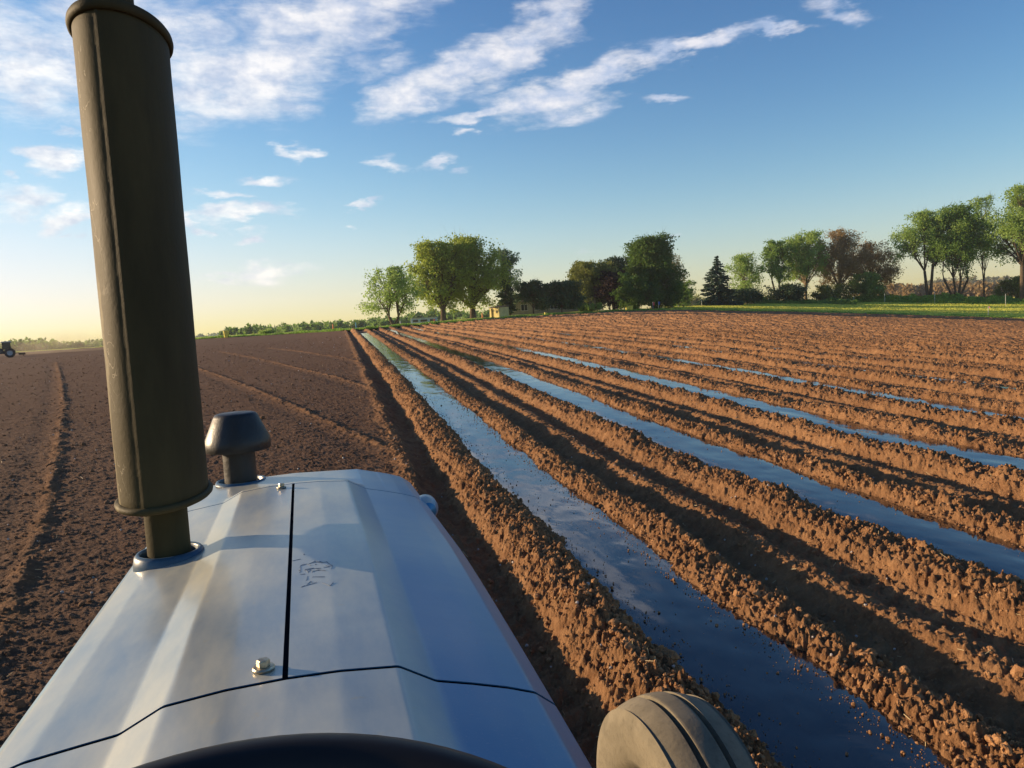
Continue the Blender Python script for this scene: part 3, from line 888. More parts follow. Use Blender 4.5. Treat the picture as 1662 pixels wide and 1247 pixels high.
# exhaust: oval muffler with rolled end rims and a seam, pipes above and below
ex = MB(); ex.tube([(PIPE[0], PIPE[1], 1.0), (PIPE[0], PIPE[1], 1.66)], .0435, 36)
autosmooth(ex.build('exhaust_pipe', M['muffler'], TR)); ex = MB()
ex.tube([(PIPE[0]-.012, PIPE[1]+.02, 2.55), (PIPE[0]-.012, PIPE[1]+.02, 3.05)], .040, 36)
exhaust = autosmooth(ex.build('exhaust_pipe', M['muffler'], TR))
MC = (PIPE[0]+.0, PIPE[1]+.02); MZ0, MZ1 = 1.612, 2.592
def oval(scale, z, n=72):
    out = []
    for k in range(n):
        th = 2*math.pi*k/n
        x = .086*math.cos(th); y = .168*math.sin(th)
        # near end drawn into a low welded seam, slightly to the left
        da = ((th-math.radians(262)+math.pi) % (2*math.pi))-math.pi
        bump = .004*math.exp(-(da/.05)**2)
        rr = 1+bump/math.hypot(x, y)
        out.append((MC[0]+x*scale*rr, MC[1]+y*scale*rr, z))
    return out
mv = []; prof = [(.60, MZ0+.004), (.97, MZ0), (1.0, MZ0+.004), (1.0, MZ0+.03)]+[(1.0+.004*math.sin(i*1.3), z) for i, z in enumerate(np.linspace(MZ0+.08, MZ1-.08, 14))]+[(1.0, MZ1-.03), (1.0, MZ1-.004), (.97, MZ1), (.60, MZ1-.004)]
N_ = 144
for (sc_, z) in prof: mv += oval(sc_, z, N_)
fc = [(i*N_+k, i*N_+(k+1) % N_, (i+1)*N_+(k+1) % N_, (i+1)*N_+k) for i in range(len(prof)-1) for k in range(N_)]
fc += [tuple(range(N_))[::-1], tuple((len(prof)-1)*N_+k for k in range(N_))]
muf = mesh('muffler', mv, fc, M['muffler'], TR, smooth=True, label='oval olive-brown muffler with a lengthwise seam and pale scuffs'); autosmooth(muf, 50)
for z, nm in ((MZ0+.010, 'rim'), (MZ1-.006, 'rim')):
    ring = []; m_ = 12
    for j in range(m_):
        a_ = 2*math.pi*j/m_
        off = .0075*math.cos(a_)
        for k in range(N_):
            th = 2*math.pi*k/N_
            x = .086*math.cos(th); y = .168*math.sin(th); L_ = math.hypot(x/.086**2, y/.168**2)
            ring.append((MC[0]+x*1.02+(x/.086**2)/L_*off, MC[1]+y*1.02+(y/.168**2)/L_*off, z+(.0075 if nm and z < 2 else .011)*math.sin(a_)))
    fr = [(j*N_+k, j*N_+(k+1) % N_, ((j+1) % m_)*N_+(k+1) % N_, ((j+1) % m_)*N_+k) for j in range(m_) for k in range(N_)]
    mesh('rim', ring, fr, M['muffler'], muf, smooth=True)
# air intake cap
b = MB(); b.tube([(STEM[0], STEM[1], 1.15), (STEM[0], STEM[1], 1.635)], .049, 36)
stem = autosmooth(b.build('intake_stem', M['black_plastic'], TR))
b = MB(); b.lathe([(.046, 1.618), (.088, 1.606), (.096, 1.602), (.0985, 1.606), (.0995, 1.622), (.098, 1.634), (.090, 1.654), (.0665, 1.708), (.061, 1.716), (.052, 1.719), (0.0, 1.721)], (STEM[0], STEM[1], 0), n=64)
autosmooth(b.build('intake_cap', M['black_plastic'], TR, label='black cone-shaped rubbery intake cap with a flat top'), 50)
# bolts on the bonnet
for (bx, by, s1) in ((-.078, 1.012, .86), (-.082, 2.19, .8)):
    zb = on_top(bx, by)
    b = MB(); b.lathe([(0, .001), (.0155*s1, .001), (.0165*s1, .0035), (.0150*s1, .0055), (.0095*s1, .006)], (bx, by, zb), n=28)
    b.lathe([(.0098*s1, .005), (.0100*s1, .0125), (.0085*s1, .0145), (0, .0150)], (bx, by, zb), n=6)
    autosmooth(b.build('bolt', M['steel'], TR))
# scratched patch on the right bonnet panel: thin flaked lines in the paint
sc_m = simple('flaked_paint', (0.17, 0.22, 0.28), .6, var=.4, scale=200)
b = MB()
def scr(pts, wd=.0009):
    for (p, q) in zip(pts[:-1], pts[1:]):
        m_ = ((p[0]+q[0])/2, (p[1]+q[1])/2); L_ = math.hypot(q[0]-p[0], q[1]-p[1]); a_ = math.atan2(q[1]-p[1], q[0]-p[0])
        b.box((m_[0], m_[1], on_top(m_[0], m_[1])+.0003), (L_, wd*rng.uniform(.5, 1.6), .0006), rz=a_)
cx, cy = -.008, 1.42
for (rx, ry, a0, a1) in ((.030, .040, -.3, 1.9), (.026, .045, 2.2, 3.6), (.018, .02, 3.6, 5.2)):
    ths = np.linspace(a0, a1, 12)
    scr([(cx+rx*math.cos(t_)+rng.normal(0, .0022), cy+ry*math.sin(t_)+rng.normal(0, .004)) for t_ in ths])
for i in range(16):
    x_, y_ = cx+rng.normal(-.008, .018), cy+rng.normal(-.02, .05)
    scr([(x_, y_), (x_+rng.normal(0, .006), y_+rng.normal(0, .006)), (x_+rng.normal(0, .009), y_+rng.normal(0, .008))], .001)
tag(b.build('paint_scratches', sc_m, TR), kind='stuff')
# work lamp on the right flank of the nose
b = MB(); b.lathe([(0, .02), (.045, .02), (.052, .0), (.050, -.04), (.035, -.075), (0, -.085)], (0, 0, 0), axis='y', n=36)
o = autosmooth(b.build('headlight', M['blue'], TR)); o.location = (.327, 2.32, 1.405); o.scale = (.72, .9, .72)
b = MB(); b.lathe([(0, .0225), (.044, .0225), (.044, .0205)], (0, 0, 0), axis='y', n=36)
b.build('lens', simple('lamp_glass', (.5, .52, .5), .1, var=.05), o)
# steering wheel
b = MB(); b.torus((0, 0, 0), .195, .0165, n=96, m=16)
st = autosmooth(b.build('steering_wheel', M['wheel_rim_black'], TR), 80)
st.location = (-.055, .235, 1.670); st.rotation_euler = (rad(14), 0, 0)
b = MB()
for k in range(3):
    a_ = rad(90+120*k+60); b.tube([(0, 0, -.045), (.1*math.cos(a_), .1*math.sin(a_), -.03), (.19*math.cos(a_), .19*math.sin(a_), 0)], .007, 8)
b.build('spokes', M['black'], st)
b = MB(); b.lathe([(0, -.015), (.03, -.02), (.035, -.05), (.02, -.07), (.02, -.4)], n=24); autosmooth(b.build('hub', M['black'], st))
# body under the bonnet, axle and front wheels
b = MB(); b.box((-.045, 1.3, .98), (.40, 1.4, .60), bev=.03); b.box((-.045, 2.15, .62), (.30, .8, .22), bev=.03); b.box((-.045, .2, .75), (.45, 1.6, .5), bev=.04)
autosmooth(b.build('engine_block', M['engine'], TR))
b = MB(); b.box((-.045, 1.98, .50), (1.55, .11, .12), bev=.02); b.tube([(-.85, 1.98, .40), (-.85, 1.98, .62)], .035, 12); b.tube([(.76, 1.98, .40), (.76, 1.98, .62)], .035, 12)
autosmooth(b.build('front_axle', M['engine'], TR))
def tyre_profile(Rr, wd):
    h = wd/2
    P = [(.22, -.10), (.25, -.125), (.30, -h*.93), (.35, -h*1.0), (Rr-.055, -h*.96), (Rr-.03, -h*.90)]
    # three broad ribs with valleys
    xs_ = np.linspace(-h*.86, h*.86, 61)
    for x in xs_:
        t_ = x/(h*.86)
        crown = Rr-.004-.030*abs(t_)**2.2
        groove = -.028*max(0, 1-((abs(t_)-.34)/.075)**2)
        P.append((crown+groove, x))
    P += [(Rr-.03, h*.90), (Rr-.055, h*.96), (.35, h*1.0), (.30, h*.93), (.25, .125), (.22, .10)]
    return P
def front_wheel(x, y, steer=0.0):
    Rr = .425
    b = MB(); b.lathe(tyre_profile(Rr, .265), axis='x', n=96)
    ty = autosmooth(b.build('front_tyre', M['rubber'], TR), 55)
    ty.location = (x, y, .362); ty.rotation_euler = (0, 0, steer)
    b = MB(); b.lathe([(.235, -.11), (.225, -.10), (.20, -.06), (.19, .03), (.12, .05), (.06, .06), (.06, .10), (0, .10)], axis='x', n=48)
    b.lathe([(.235, .11), (.225, .10), (.20, .06), (.19, .035)], axis='x', n=48)
    autosmooth(b.build('rim', M['stone'], ty))
front_wheel(1.0, 2.02, rad(1)); front_wheel(-1.02, 2.03)

# ------------------------------------------------------------------ trees
LM = {
 'yellow_green': leaf_material('leaf_yellow_green', (0.21, 0.29, 0.045), (0.34, 0.40, 0.07), .5),
 'light': leaf_material('leaf_light_green', (0.213, 0.319, 0.075), (0.340, 0.468, 0.116), 0.55),
 'mid': leaf_material('leaf_mid_green', (0.116, 0.213, 0.046), (0.213, 0.330, 0.068), 0.50),
 'blue_green': leaf_material('leaf_blue_green', (0.106, 0.181, 0.095), (0.170, 0.255, 0.128), 0.45),
 'dark': leaf_material('leaf_dark_green', (0.037, 0.071, 0.027), (0.065, 0.111, 0.041), .2),
 'olive': leaf_material('leaf_olive', (0.139, 0.170, 0.039), (0.234, 0.255, 0.055), 0.45),
 'dense': leaf_material('leaf_dense_green', *[tuple(q*.72 for q in p) for p in ((0.075, 0.160, 0.030), (0.160, 0.276, 0.046))], 0.45),
 'purple': leaf_material('leaf_purple', (0.030, 0.014, 0.012), (0.045, 0.020, 0.016), .2),
 'spruce': leaf_material('leaf_spruce', (0.027, 0.060, 0.037), (0.048, 0.093, 0.054), .1),
 'brown': leaf_material('leaf_brown', (0.27, 0.19, 0.085), (0.38, 0.27, 0.12), .5),
 'grey': leaf_material('leaf_grey_brown', (0.213, 0.203, 0.106), (0.319, 0.297, 0.149), 0.45),
 'reed': leaf_material('leaf_bank_grass', (0.160, 0.297, 0.043), (0.255, 0.404, 0.064), 0.45),
}
def leaf_cloud(P, size, flat=.35):
    """one small diamond leaf clump per point"""
    n = len(P)
    R = rot_rand(n)
    s_ = size*rng.uniform(.55, 1.35, n)[:, None]
    u = R[:, :, 0]*s_; v = R[:, :, 1]*s_*rng.uniform(.45, .8, n)[:, None]
    wv_ = R[:, :, 2]*s_*flat*.5
    V = np.stack([P-u, P-v+wv_, P+u, P+v+wv_], 1).reshape(-1, 3)
    F = np.arange(4*n, dtype=np.int32).reshape(n, 4)
    return V, F
def tree(name, px, ytop, ybase, wpx, R, leaf, label, cat='tree', group=None, lean=0, kind='round', lai=2.2, leaf_size=.20, fork=.22, limbs=6, bark='bark', trunk_r=None, low=.18, seed=1, stems=1):
    global rng
    rng = np.random.default_rng(1000+seed)
    X, Y, Z = at(px, R, ybase)
    m = px_m(px, ybase, R)
    ht = (ybase-ytop)*m
    # the base may stand lower than the photo row of the field edge: keep the top where it belongs
    e_top = azel(px, ytop)[1]
    ztop = EYE+math.tan(e_top)*R
    ht = max(ht*.8, ztop-Z)
    W = wpx*m/2
    leaf_size *= .92
    root = empty(name, (X, Y, Z-.05), label=label, cat=cat, group=group)
    tr = trunk_r or .021*ht
    tb = MB()
    pts = []
    if kind == 'conifer':
        tb.tube([(0, 0, 0), (0, 0, ht*.5), (0, 0, ht*.98)], [tr, tr*.5, .03], 7)
        P = []
        levels = int(ht/.42)
        for i in range(levels):
            f = (i+.5)/levels
            z = ht*(low+(1-low)*f)
            rr = W*(1-f)**.85*(.85+.3*rng.random())+.12
            nb = int(5+9*(1-f))
            for b_ in range(nb):
                a_ = rng.uniform(0, 2*math.pi); L_ = rr*rng.uniform(.75, 1.1)
                nn = int(10*lai+L_*22*lai)
                q = rng.random(nn)**.6
                x = q*L_*math.cos(a_)+rng.normal(0, .12, nn)*(.4+q); y = q*L_*math.sin(a_)+rng.normal(0, .12, nn)*(.4+q)
                zz = z-q*L_*.38+np.maximum(0, q-.7)*L_*.3+rng.normal(0, .07, nn)
                P.append(np.stack([x, y, zz], -1))
                if b_ % 2 == 0: tb.tube([(0, 0, z), (L_*.8*math.cos(a_), L_*.8*math.sin(a_), z-L_*.3)], [.035, .012], 4, caps=False)
        P = np.concatenate(P)
    else:
        P = []
        cb = ht*low
        ch = ht-cb
        nst = stems
        lobes = []
        nl = limbs
        for i in range(nl):
            a_ = 2*math.pi*(i*.618+rng.random()*.25)
            if kind == 'vase': f = (i+.5)/nl; rr = W*(.20+.50*math.sin(math.pi*min(1, f*.95+.12)))*rng.uniform(.8, 1.15); z = cb+ch*(.20+.60*f*rng.uniform(.8, 1.1))
            elif kind == 'tall': f = (i+.5)/nl; rr = W*.52*(1-f*.92)*rng.uniform(.6, 1.1); z = cb+ch*(.15+.72*f)
            else: f = (i+.5)/nl; rr = W*.58*math.sqrt(max(.05, 1-((f-.35)/.75)**2))*rng.uniform(.7, 1.1); z = cb+ch*(.16+.68*f)
            ls = rng.uniform(.42, .62)*W if kind != 'tall' else rng.uniform(.45, .65)*W
            lobes.append(np.array([rr*math.cos(a_), rr*math.sin(a_), min(z, ht-ls*.75), ls, ls*rng.uniform(.8, 1.1)*(1.0 if kind != 'tall' else 1.2)]))
        lobes.append(np.array([rng.normal(0, .08)*W, rng.normal(0, .1)*W, ht-W*.34, W*.42, W*.32])); lobes.append(np.array([rng.uniform(-.4, .4)*W, rng.normal(0, .2)*W, ht-W*.55, W*.38, W*.34]))
        if kind == 'bush': lobes = [np.array([rng.uniform(-.6, .6)*W, rng.uniform(-.5, .5)*W, ht*rng.uniform(.3, .6), W*rng.uniform(.35, .55), ht*.38]) for _ in range(nl)]
        forks = []
        for s__ in range(nst):
            ox = 0 if nst == 1 else (s__-(nst-1)/2)*W*.16
            oy = 0 if nst == 1 else rng.normal(0, .25)
            fx = ox*2.2+lean*W; fz = ht*fork*rng.uniform(.85, 1.15)
            t0 = tr/(nst**.45)
            tb.tube([(ox*.4, oy*.4, -.2), (ox*.6, oy*.6, fz*.15), (ox+fx*.2, oy, fz*.6), (fx, oy, fz)], [t0*1.55, t0*1.1, t0*.95, t0*.85], 8)
            forks.append(((fx, oy, fz), t0*.85))
        for j, lb in enumerate(lobes):
            f0, t0 = forks[min(range(len(forks)), key=lambda q: abs(forks[q][0][0]-lb[0]))] if nst > 1 else forks[0]
            c = lb[:3]
            if kind == 'bush': f0 = (rng.normal(0, .1)*W, 0, 0); t0 = .06
            a0 = np.array(f0); mid_ = a0*.45+c*.55+np.array([0, 0, (.12 if kind != 'vase' else -.06)*np.linalg.norm(c-a0)])
            mid_[:2] += rng.normal(0, .04, 2)*W
            tb.tube([a0, a0*.7+mid_*.3+rng.normal(0, .03, 3)*W*.5, mid_, c], [t0*.62, t0*.5, t0*.36, t0*.16], 6, caps=False)
            # branchlets out to the lobe surface, each ending in a few twigs that carry the leaves
            nb = int(13 if kind != 'bush' else 8)
            for b_ in range(nb):
                d = rng.normal(size=3); d /= np.linalg.norm(d); d[2] = d[2]*.9+.10
                tip = c+d*np.array([lb[3], lb[3], lb[4]])*rng.uniform(.55, 1.05)
                s0 = mid_ if b_ % 3 == 0 else (mid_*.4+c*.6)
                tb.tube([s0, s0*.5+tip*.5+rng.normal(0, .05, 3)*W*.4, tip], [t0*.17+.012, t0*.09+.01, .010], 4, caps=False)
                area = lb[3]*lb[4]*math.pi/nb
                for tw in range(4):
                    out = tip-np.array([0, 0, ht*.45]); out /= np.linalg.norm(out)
                    e = out*.55+rng.normal(0, .55, 3); e[2] += .15
                    te = tip+e*lb[3]*rng.uniform(.22, .58)
                    tb.tube([tip, te], [.012, .005], 3, caps=False)
                    nn = max(4, int(.82*lai*area/(leaf_size**2*.55)*1.5/4*rng.uniform(.3, 1.7)))
                    q = rng.random(nn)**.75*1.08
                    P.append((c*.15+tip*.85)*(1-q[:, None])+te*q[:, None]+rng.normal(0, 1, (nn, 3))*lb[3]*(.12+.06*rng.random()))
        P = np.concatenate(P)
        P = P[P[:, 2] > max(.15, cb*.75)]
        hi_ = P[:, 2] > ht*.94; P[hi_, 2] = ht*.94+(P[hi_, 2]-ht*.94)*.45
    V, Fq = leaf_cloud(P, leaf_size)
    tb.build('trunk', M[bark], root, smooth=True)
    mesh('crown', V, Fq, LM[leaf], root, smooth=False)
    return root
G1 = 'trees standing behind the ploughed field'
TREES = [
 dict(px=640, ytop=430, ybase=527, wpx=84, R=106, leaf='light', label='small open-crowned tree with a forked trunk, leftmost of the trees by the field', kind='vase', lai=.62, leaf_size=.15, fork=.14, limbs=9, stems=2, low=.16, trunk_r=.30),
 dict(px=720, ytop=390, ybase=521, wpx=100, R=120, leaf='yellow_green', label='big yellow-green tree with a thick short trunk, left of the widest pair', lai=1.25, leaf_size=.19, fork=.14, limbs=13, low=.11, trunk_r=.42),
 dict(px=768, ytop=382, ybase=519, wpx=108, R=124, leaf='yellow_green', label='tall olive-green tree with a low limb reaching right toward the yellow shed', lai=.95, leaf_size=.18, fork=.13, limbs=14, low=.16, trunk_r=.48, kind='vase'),
 dict(px=828, ytop=402, ybase=512, wpx=56, R=132, leaf='blue_green', label='thin-leaved blue-green tree rising behind the yellow shed', lai=.75, leaf_size=.18, fork=.3, limbs=8, kind='tall'),
 dict(px=822, ytop=424, ybase=512, wpx=36, R=128, leaf='dark', label='narrow dark conifer just behind the yellow shed', kind='conifer', lai=.9, leaf_size=.18, low=.1),
 dict(px=866, ytop=457, ybase=508, wpx=56, R=126, leaf='dark', label='low dark rounded tree by the left end of the long house', lai=1.3, leaf_size=.18, limbs=8, fork=.2),
 dict(px=912, ytop=459, ybase=507, wpx=76, R=124, leaf='dark', label='low dark spreading tree in front of the long house', lai=1.3, leaf_size=.18, limbs=9, fork=.2),
 dict(px=955, ytop=424, ybase=506, wpx=72, R=138, leaf='olive', label='olive-green bushy tree with a broad top, left of the purple tree', lai=2.0, leaf_size=.19, limbs=14, fork=.12, low=.03),
 dict(px=1002, ytop=417, ybase=505, wpx=76, R=146, leaf='dark', label='dark rounded tree showing its top above the purple tree', lai=1.8, leaf_size=.2, limbs=12, fork=.15, low=.05),
 dict(px=990, ytop=442, ybase=505, wpx=54, R=136, leaf='purple', label='dark purple-leaved tree reaching down to the field edge', lai=2.2, leaf_size=.18, limbs=12, fork=.12, low=.02),
 dict(px=1060, ytop=388, ybase=503, wpx=92, R=140, leaf='dense', label='tallest dense green tree in the middle, its leaves reaching the ground', kind='tall', lai=1.9, leaf_size=.2, limbs=16, fork=.12, low=.02),
 dict(px=1088, ytop=412, ybase=502, wpx=60, R=152, leaf='grey', label='half-bare greyish tree leaning out right of the tallest green one', lai=.5, leaf_size=.17, limbs=9, fork=.25, low=.15),
 dict(px=1036, ytop=440, ybase=503, wpx=66, R=133, leaf='dense', label='low leafy bush at the foot of the tallest green tree', kind='bush', cat='bush', lai=1.8, leaf_size=.18, limbs=9, low=0),
 dict(px=1108, ytop=458, ybase=500, wpx=44, R=160, leaf='mid', label='small bushy tree at the gap left of the spruce', lai=1.0, leaf_size=.18, limbs=7, fork=.15, low=.05),
 dict(px=1166, ytop=415, ybase=498, wpx=80, R=165, leaf='spruce', label='dark cone-shaped spruce standing at the grass edge', kind='conifer', lai=1.3, leaf_size=.2, low=.0),
 dict(px=1212, ytop=409, ybase=497, wpx=62, R=178, leaf='light', label='airy pale green tree just right of the dark spruce', lai=.55, leaf_size=.18, limbs=10, fork=.2, low=.1),
 dict(px=1262, ytop=388, ybase=494, wpx=54, R=182, leaf='mid', label='slanting dark green tree with bare lower trunks, right of the airy pale one', lai=1.0, leaf_size=.2, limbs=9, fork=.32, stems=2, lean=-.1, low=.3),
 dict(px=1308, ytop=376, ybase=486, wpx=76, R=186, leaf='light', label='light green tree with a pale forked trunk, left of the brown trees', lai=1.05, leaf_size=.2, limbs=11, fork=.22, low=.24, bark='bark_light', kind='vase'),
 dict(px=1362, ytop=369, ybase=486, wpx=84, R=190, leaf='brown', label='tall brown-budded tree, left one of the two brown trees', lai=.70, leaf_size=.18, limbs=12, fork=.18, low=.16, kind='vase', bark='bark_light'),
 dict(px=1414, ytop=392, ybase=484, wpx=70, R=196, leaf='brown', label='lower brown-budded tree, right one of the two brown trees', lai=.60, leaf_size=.18, limbs=10, fork=.2, low=.2, kind='vase'),
 dict(px=1416, ytop=443, ybase=486, wpx=62, R=186, leaf='mid', label='rounded green bush below the right brown tree', kind='bush', cat='bush', lai=1.3, leaf_size=.18, limbs=9, low=0),
 dict(px=1352, ytop=462, ybase=488, wpx=64, R=184, leaf='olive', label='low olive bush under the left brown tree', kind='bush', cat='bush', lai=1.3, leaf_size=.18, limbs=9, low=0),
 dict(px=1508, ytop=338, ybase=481, wpx=82, R=188, leaf='light', label='tree with two slim upright trunks, leftmost of the tall trees on the right', lai=.85, leaf_size=.21, limbs=11, fork=.34, stems=2, low=.34, kind='vase'),
 dict(px=1553, ytop=330, ybase=481, wpx=92, R=190, leaf='mid', label='dense-crowned tree with a fan of several trunks', lai=1.1, leaf_size=.21, limbs=13, fork=.22, stems=4, low=.30, kind='vase'),
 dict(px=1598, ytop=313, ybase=481, wpx=54, R=200, leaf='light', label='loose high crown between the fan-trunked tree and the last tree on the right', lai=.6, leaf_size=.2, limbs=8, fork=.3, low=.3, kind='vase', trunk_r=.2, stems=2),
 dict(px=1660, ytop=298, ybase=481, wpx=100, R=186, leaf='light', label='tall leaning pale green tree cut by the right border of the view', lai=.85, leaf_size=.21, limbs=13, fork=.35, low=.30, kind='vase'),
 dict(px=1648, ytop=447, ybase=480, wpx=56, R=196, leaf='olive', label='low olive bush under the tree at the right border', kind='bush', cat='bush', lai=1.2, leaf_size=.2, limbs=8, low=0),
 dict(px=1276, ytop=462, ybase=494, wpx=80, R=178, leaf='dark', label='dark shrubs under the slanting tree right of the spruce', kind='bush', cat='bush', lai=1.5, leaf_size=.18, limbs=10, low=0),
 dict(px=1212, ytop=468, ybase=497, wpx=58, R=172, leaf='dark', label='dark bush filling the foot of the airy pale tree', kind='bush', cat='bush', lai=1.5, leaf_size=.18, limbs=9, low=0),
 dict(px=960, ytop=492, ybase=506, wpx=40, R=130, leaf='mid', label='low green bush at the field edge below the olive-green tree', kind='bush', cat='bush', lai=1.5, leaf_size=.14, limbs=7, low=0),
 dict(px=432, ytop=536, ybase=545, wpx=32, R=112, leaf='light', label='low rounded bush on the green verge behind the tilled field', kind='bush', cat='bush', lai=1.5, leaf_size=.12, limbs=6, low=0),
]
for i, a in enumerate(TREES):
    k = dict(a); bush = k.get('cat') == 'bush'
    conif = k.get('kind') == 'conifer'
    k.setdefault('group', 'bushes below the trees' if bush else G1)
    tree('bush' if bush else ('conifer_tree' if conif else 'broadleaf_tree'), seed=i, **k)

# ------------------------------------------------------------------ far woods, verge and bank (uncountable masses)
rng = np.random.default_rng(77)
def wood(name, px0, px1, tops, R, leaf, label, step=9, size=.8, per=110, zb=None):
    """a belt of crowns along an arc; tops: [(px, y)]"""
    P = []
    x = px0
    while x < px1:
        yt = np.interp(x, [t_[0] for t_ in tops], [t_[1] for t_ in tops])+rng.normal(0, 1.6)
        r = R*rng.uniform(.92, 1.12)
        a, e = azel(x, yt)
        zt = EYE+math.tan(e)*r
        X, Y = r*math.sin(a), r*math.cos(a)
        z0 = float(bz(X, Y)) if zb is None else zb
        hgt = max(2.0, zt-z0)
        rad_ = step*r/F_PX*rng.uniform(.7, 1.5)
        n = int(per*rng.uniform(.7, 1.2))
        d = rng.normal(size=(n, 3)); d /= np.linalg.norm(d, axis=1)[:, None]
        q = rng.random(n)**.4
        hh = min(hgt*.5, rad_*1.3)
        pp = d*q[:, None]*np.array([rad_, rad_, hh])+np.array([X, Y, zt-hh])
        P.append(pp)
        nlow = int(n*.9)
        P.append(np.stack([X+rng.normal(0, rad_*.7, nlow), Y+rng.normal(0, rad_*.7, nlow), rng.uniform(z0, zt-hh*.6, nlow)], -1))
        x += step*rng.uniform(.35, .75)
    V, Fq = leaf_cloud(np.concatenate(P), size)
    return mesh(name, V, Fq, LM[leaf], label=label, kind='stuff')
wood('distant_woods', -120, 330, [(-120, 556), (0, 556), (40, 550), (70, 551), (120, 556), (170, 549), (330, 552)], 330, 'mid', 'hazy belt of woods far behind the distant tractor', size=.7, per=130)
wood('distant_woods', 300, 480, [(300, 546), (340, 541), (400, 533), (480, 529)], 900, 'blue_green', 'bluish wooded ridge low on the horizon left of the middle', size=2.4, per=90)
wood('distant_woods', 360, 900, [(360, 538), (400, 530), (415, 527), (440, 529), (500, 523), (560, 522), (600, 516), (640, 515), (680, 506), (720, 503), (800, 503), (900, 500)], 300, 'mid', 'green belt of woods beyond the field behind the small forked tree', size=.75, per=130)
wood('distant_woods', 1080, 1260, [(1080, 481), (1140, 482), (1200, 486), (1260, 480)], 420, 'olive', 'low woods seen through the gap beside the spruce', size=.9, per=110)
wood('distant_woods', 1390, 1800, [(1390, 462), (1460, 459), (1500, 463), (1560, 456), (1620, 460), (1800, 456)], 420, 'brown', 'brown leafless woods stretching behind the tall trees on the right', size=.9, per=150)
wood('distant_woods', 1500, 1850, [(1500, 456), (1560, 450), (1650, 449), (1850, 444)], 900, 'grey', 'faint wooded hill above the brown woods at far right', size=2.2, per=90)
# tall grass bank along the top of the meadow on the right
def bank(px0, px1, R, n, hgt, depth, label, leaf='reed', size=.2):
    pxs = rng.uniform(px0, px1, n)
    az_ = np.array([azel(p, 490)[0] for p in np.linspace(px0, px1, 60)])
    a = np.interp(pxs, np.linspace(px0, px1, 60), az_)
    r = R+rng.uniform(0, depth, n)
    X = r*np.sin(a); Y = r*np.cos(a)
    top = hgt*(.55+1.2*np.maximum(0, fbm(a*90, r*.25, 5, 3)+.35))*np.sin(np.clip((r-R)/depth, 0, 1)*math.pi)**.5
    Z = base_z(X, Y)+rng.random(n)**.6*top
    V, Fq = leaf_cloud(np.stack([X, Y, Z], -1), size)
    return mesh('tall_grass', V, Fq, LM[leaf], label=label, kind='stuff')
bank(1375, 1800, 182, 26000, 1.3, 12, 'bank of tall bright green grass below the tall trees on the right')
bank(1225, 1390, 172, 9000, .9, 8, 'strip of tall grass in front of the shrubs beside the meadow', 'mid')
# ragged grass verge between the soil and the meadow
n = 46000
a = rng.uniform(azel(300, 545)[0], azel(1850, 520)[0], n)
re_ = np.interp(a, EA, ER)
r = re_+np.abs(rng.normal(0, 2.2, n))+.1+fbm(a*60, a*3, 8, 3)*1.2
X = r*np.sin(a); Y = r*np.cos(a)
Z = base_z(X, Y)+rng.random(n)*(.10+.30*np.maximum(0, fbm(a*70, r*.3, 6, 3)+.3))
V, Fq = leaf_cloud(np.stack([X, Y, Z], -1), .09)
mesh('grass_verge', V, Fq, LM['reed'], label='ragged green verge along the far edge of the soil', kind='stuff')
n = 170000
a = rng.uniform(azel(1080, 503)[0], azel(1850, 520)[0], n); re_ = np.interp(a, EA, ER); rt_ = np.interp(a, TA, TRR)
r = re_+(rt_-re_)*rng.random(n)**1.4
X = r*np.sin(a); Y = r*np.cos(a)
V, Fq = leaf_cloud(np.stack([X, Y, meadow_z(X, Y)+rng.random(n)*.10], -1), .10)
mesh('meadow_grass', V, Fq, leaf_material('leaf_meadow', (0.58, 0.60, 0.09), (0.68, 0.66, 0.14), .45), label='short sunlit tufts over the mown grass strip', kind='stuff')

# ------------------------------------------------------------------ buildings
def wallmat(name, c, **k): return simple(name, c, .85, var=.18, scale=1.6, spec=.15, **k)
# small yellow wooden shed
R_ = 106
X, Y, Z = at(811, R_, 519)
m_ = px_m(811, 519, R_)
hW = 24*m_; hH = 21*m_
face = math.atan2(X, Y)
shed = empty('shed', (X, Y, Z-.05), -face+rad(-50), label='small pale yellow shed with a dark doorway, standing at the field edge', cat='shed')
M['yellow_wall'] = wallmat('yellow_wall', (0.62, 0.50, 0.20)); M['dark_open'] = simple('dark_opening', (.02, .018, .015), .9)
M['roof_brown'] = simple('roof_brown', (.10, .062, .042), .9, var=.3, scale=2)
b = MB()
hw, hd = hW/2, hW*.42
b.box((-hw*.82, -hd, hH*.45), (hw*.36, .06, hH*.9)); b.box((hw*.42, -hd, hH*.45), (hw*1.16, .06, hH*.9)); b.box((-hw*.4, -hd, hH*.85), (hw*.48, .06, hH*.1))
b.box((0, hd, hH*.45), (hW, .06, hH*.9)); b.box((-hw, 0, hH*.45), (.06, hd*2-.07, hH*.9)); b.box((hw, 0, hH*.45), (.06, hd*2-.07, hH*.9))
for i in range(7): b.box((-hw+.08+i*hW/6.6*.98, -hd-.036, hH*.44), (.03, .012, hH*.86)) if not 1 <= i <= 1 else None
b.build('wall', M['yellow_wall'], shed)
b = MB(); b.box((-hw*.4, -hd+.25, hH*.42), (hw*.46, .04, hH*.82)); b.build('door', M['dark_open'], shed)
b = MB(); b.box((hw*.55, -hd-.04, hH*.55), (hw*.3, .03, hH*.22)); b.box((hw*.55, -hd-.06, hH*.55), (hw*.03, .02, hH*.22)); b.build('window', M['dark_open'], shed)
b = MB(); b.box((0, 0, hH*.94), (hW*1.1, hd*2.3, .10), rx=rad(4)); b.build('roof', M['roof_brown'], shed)
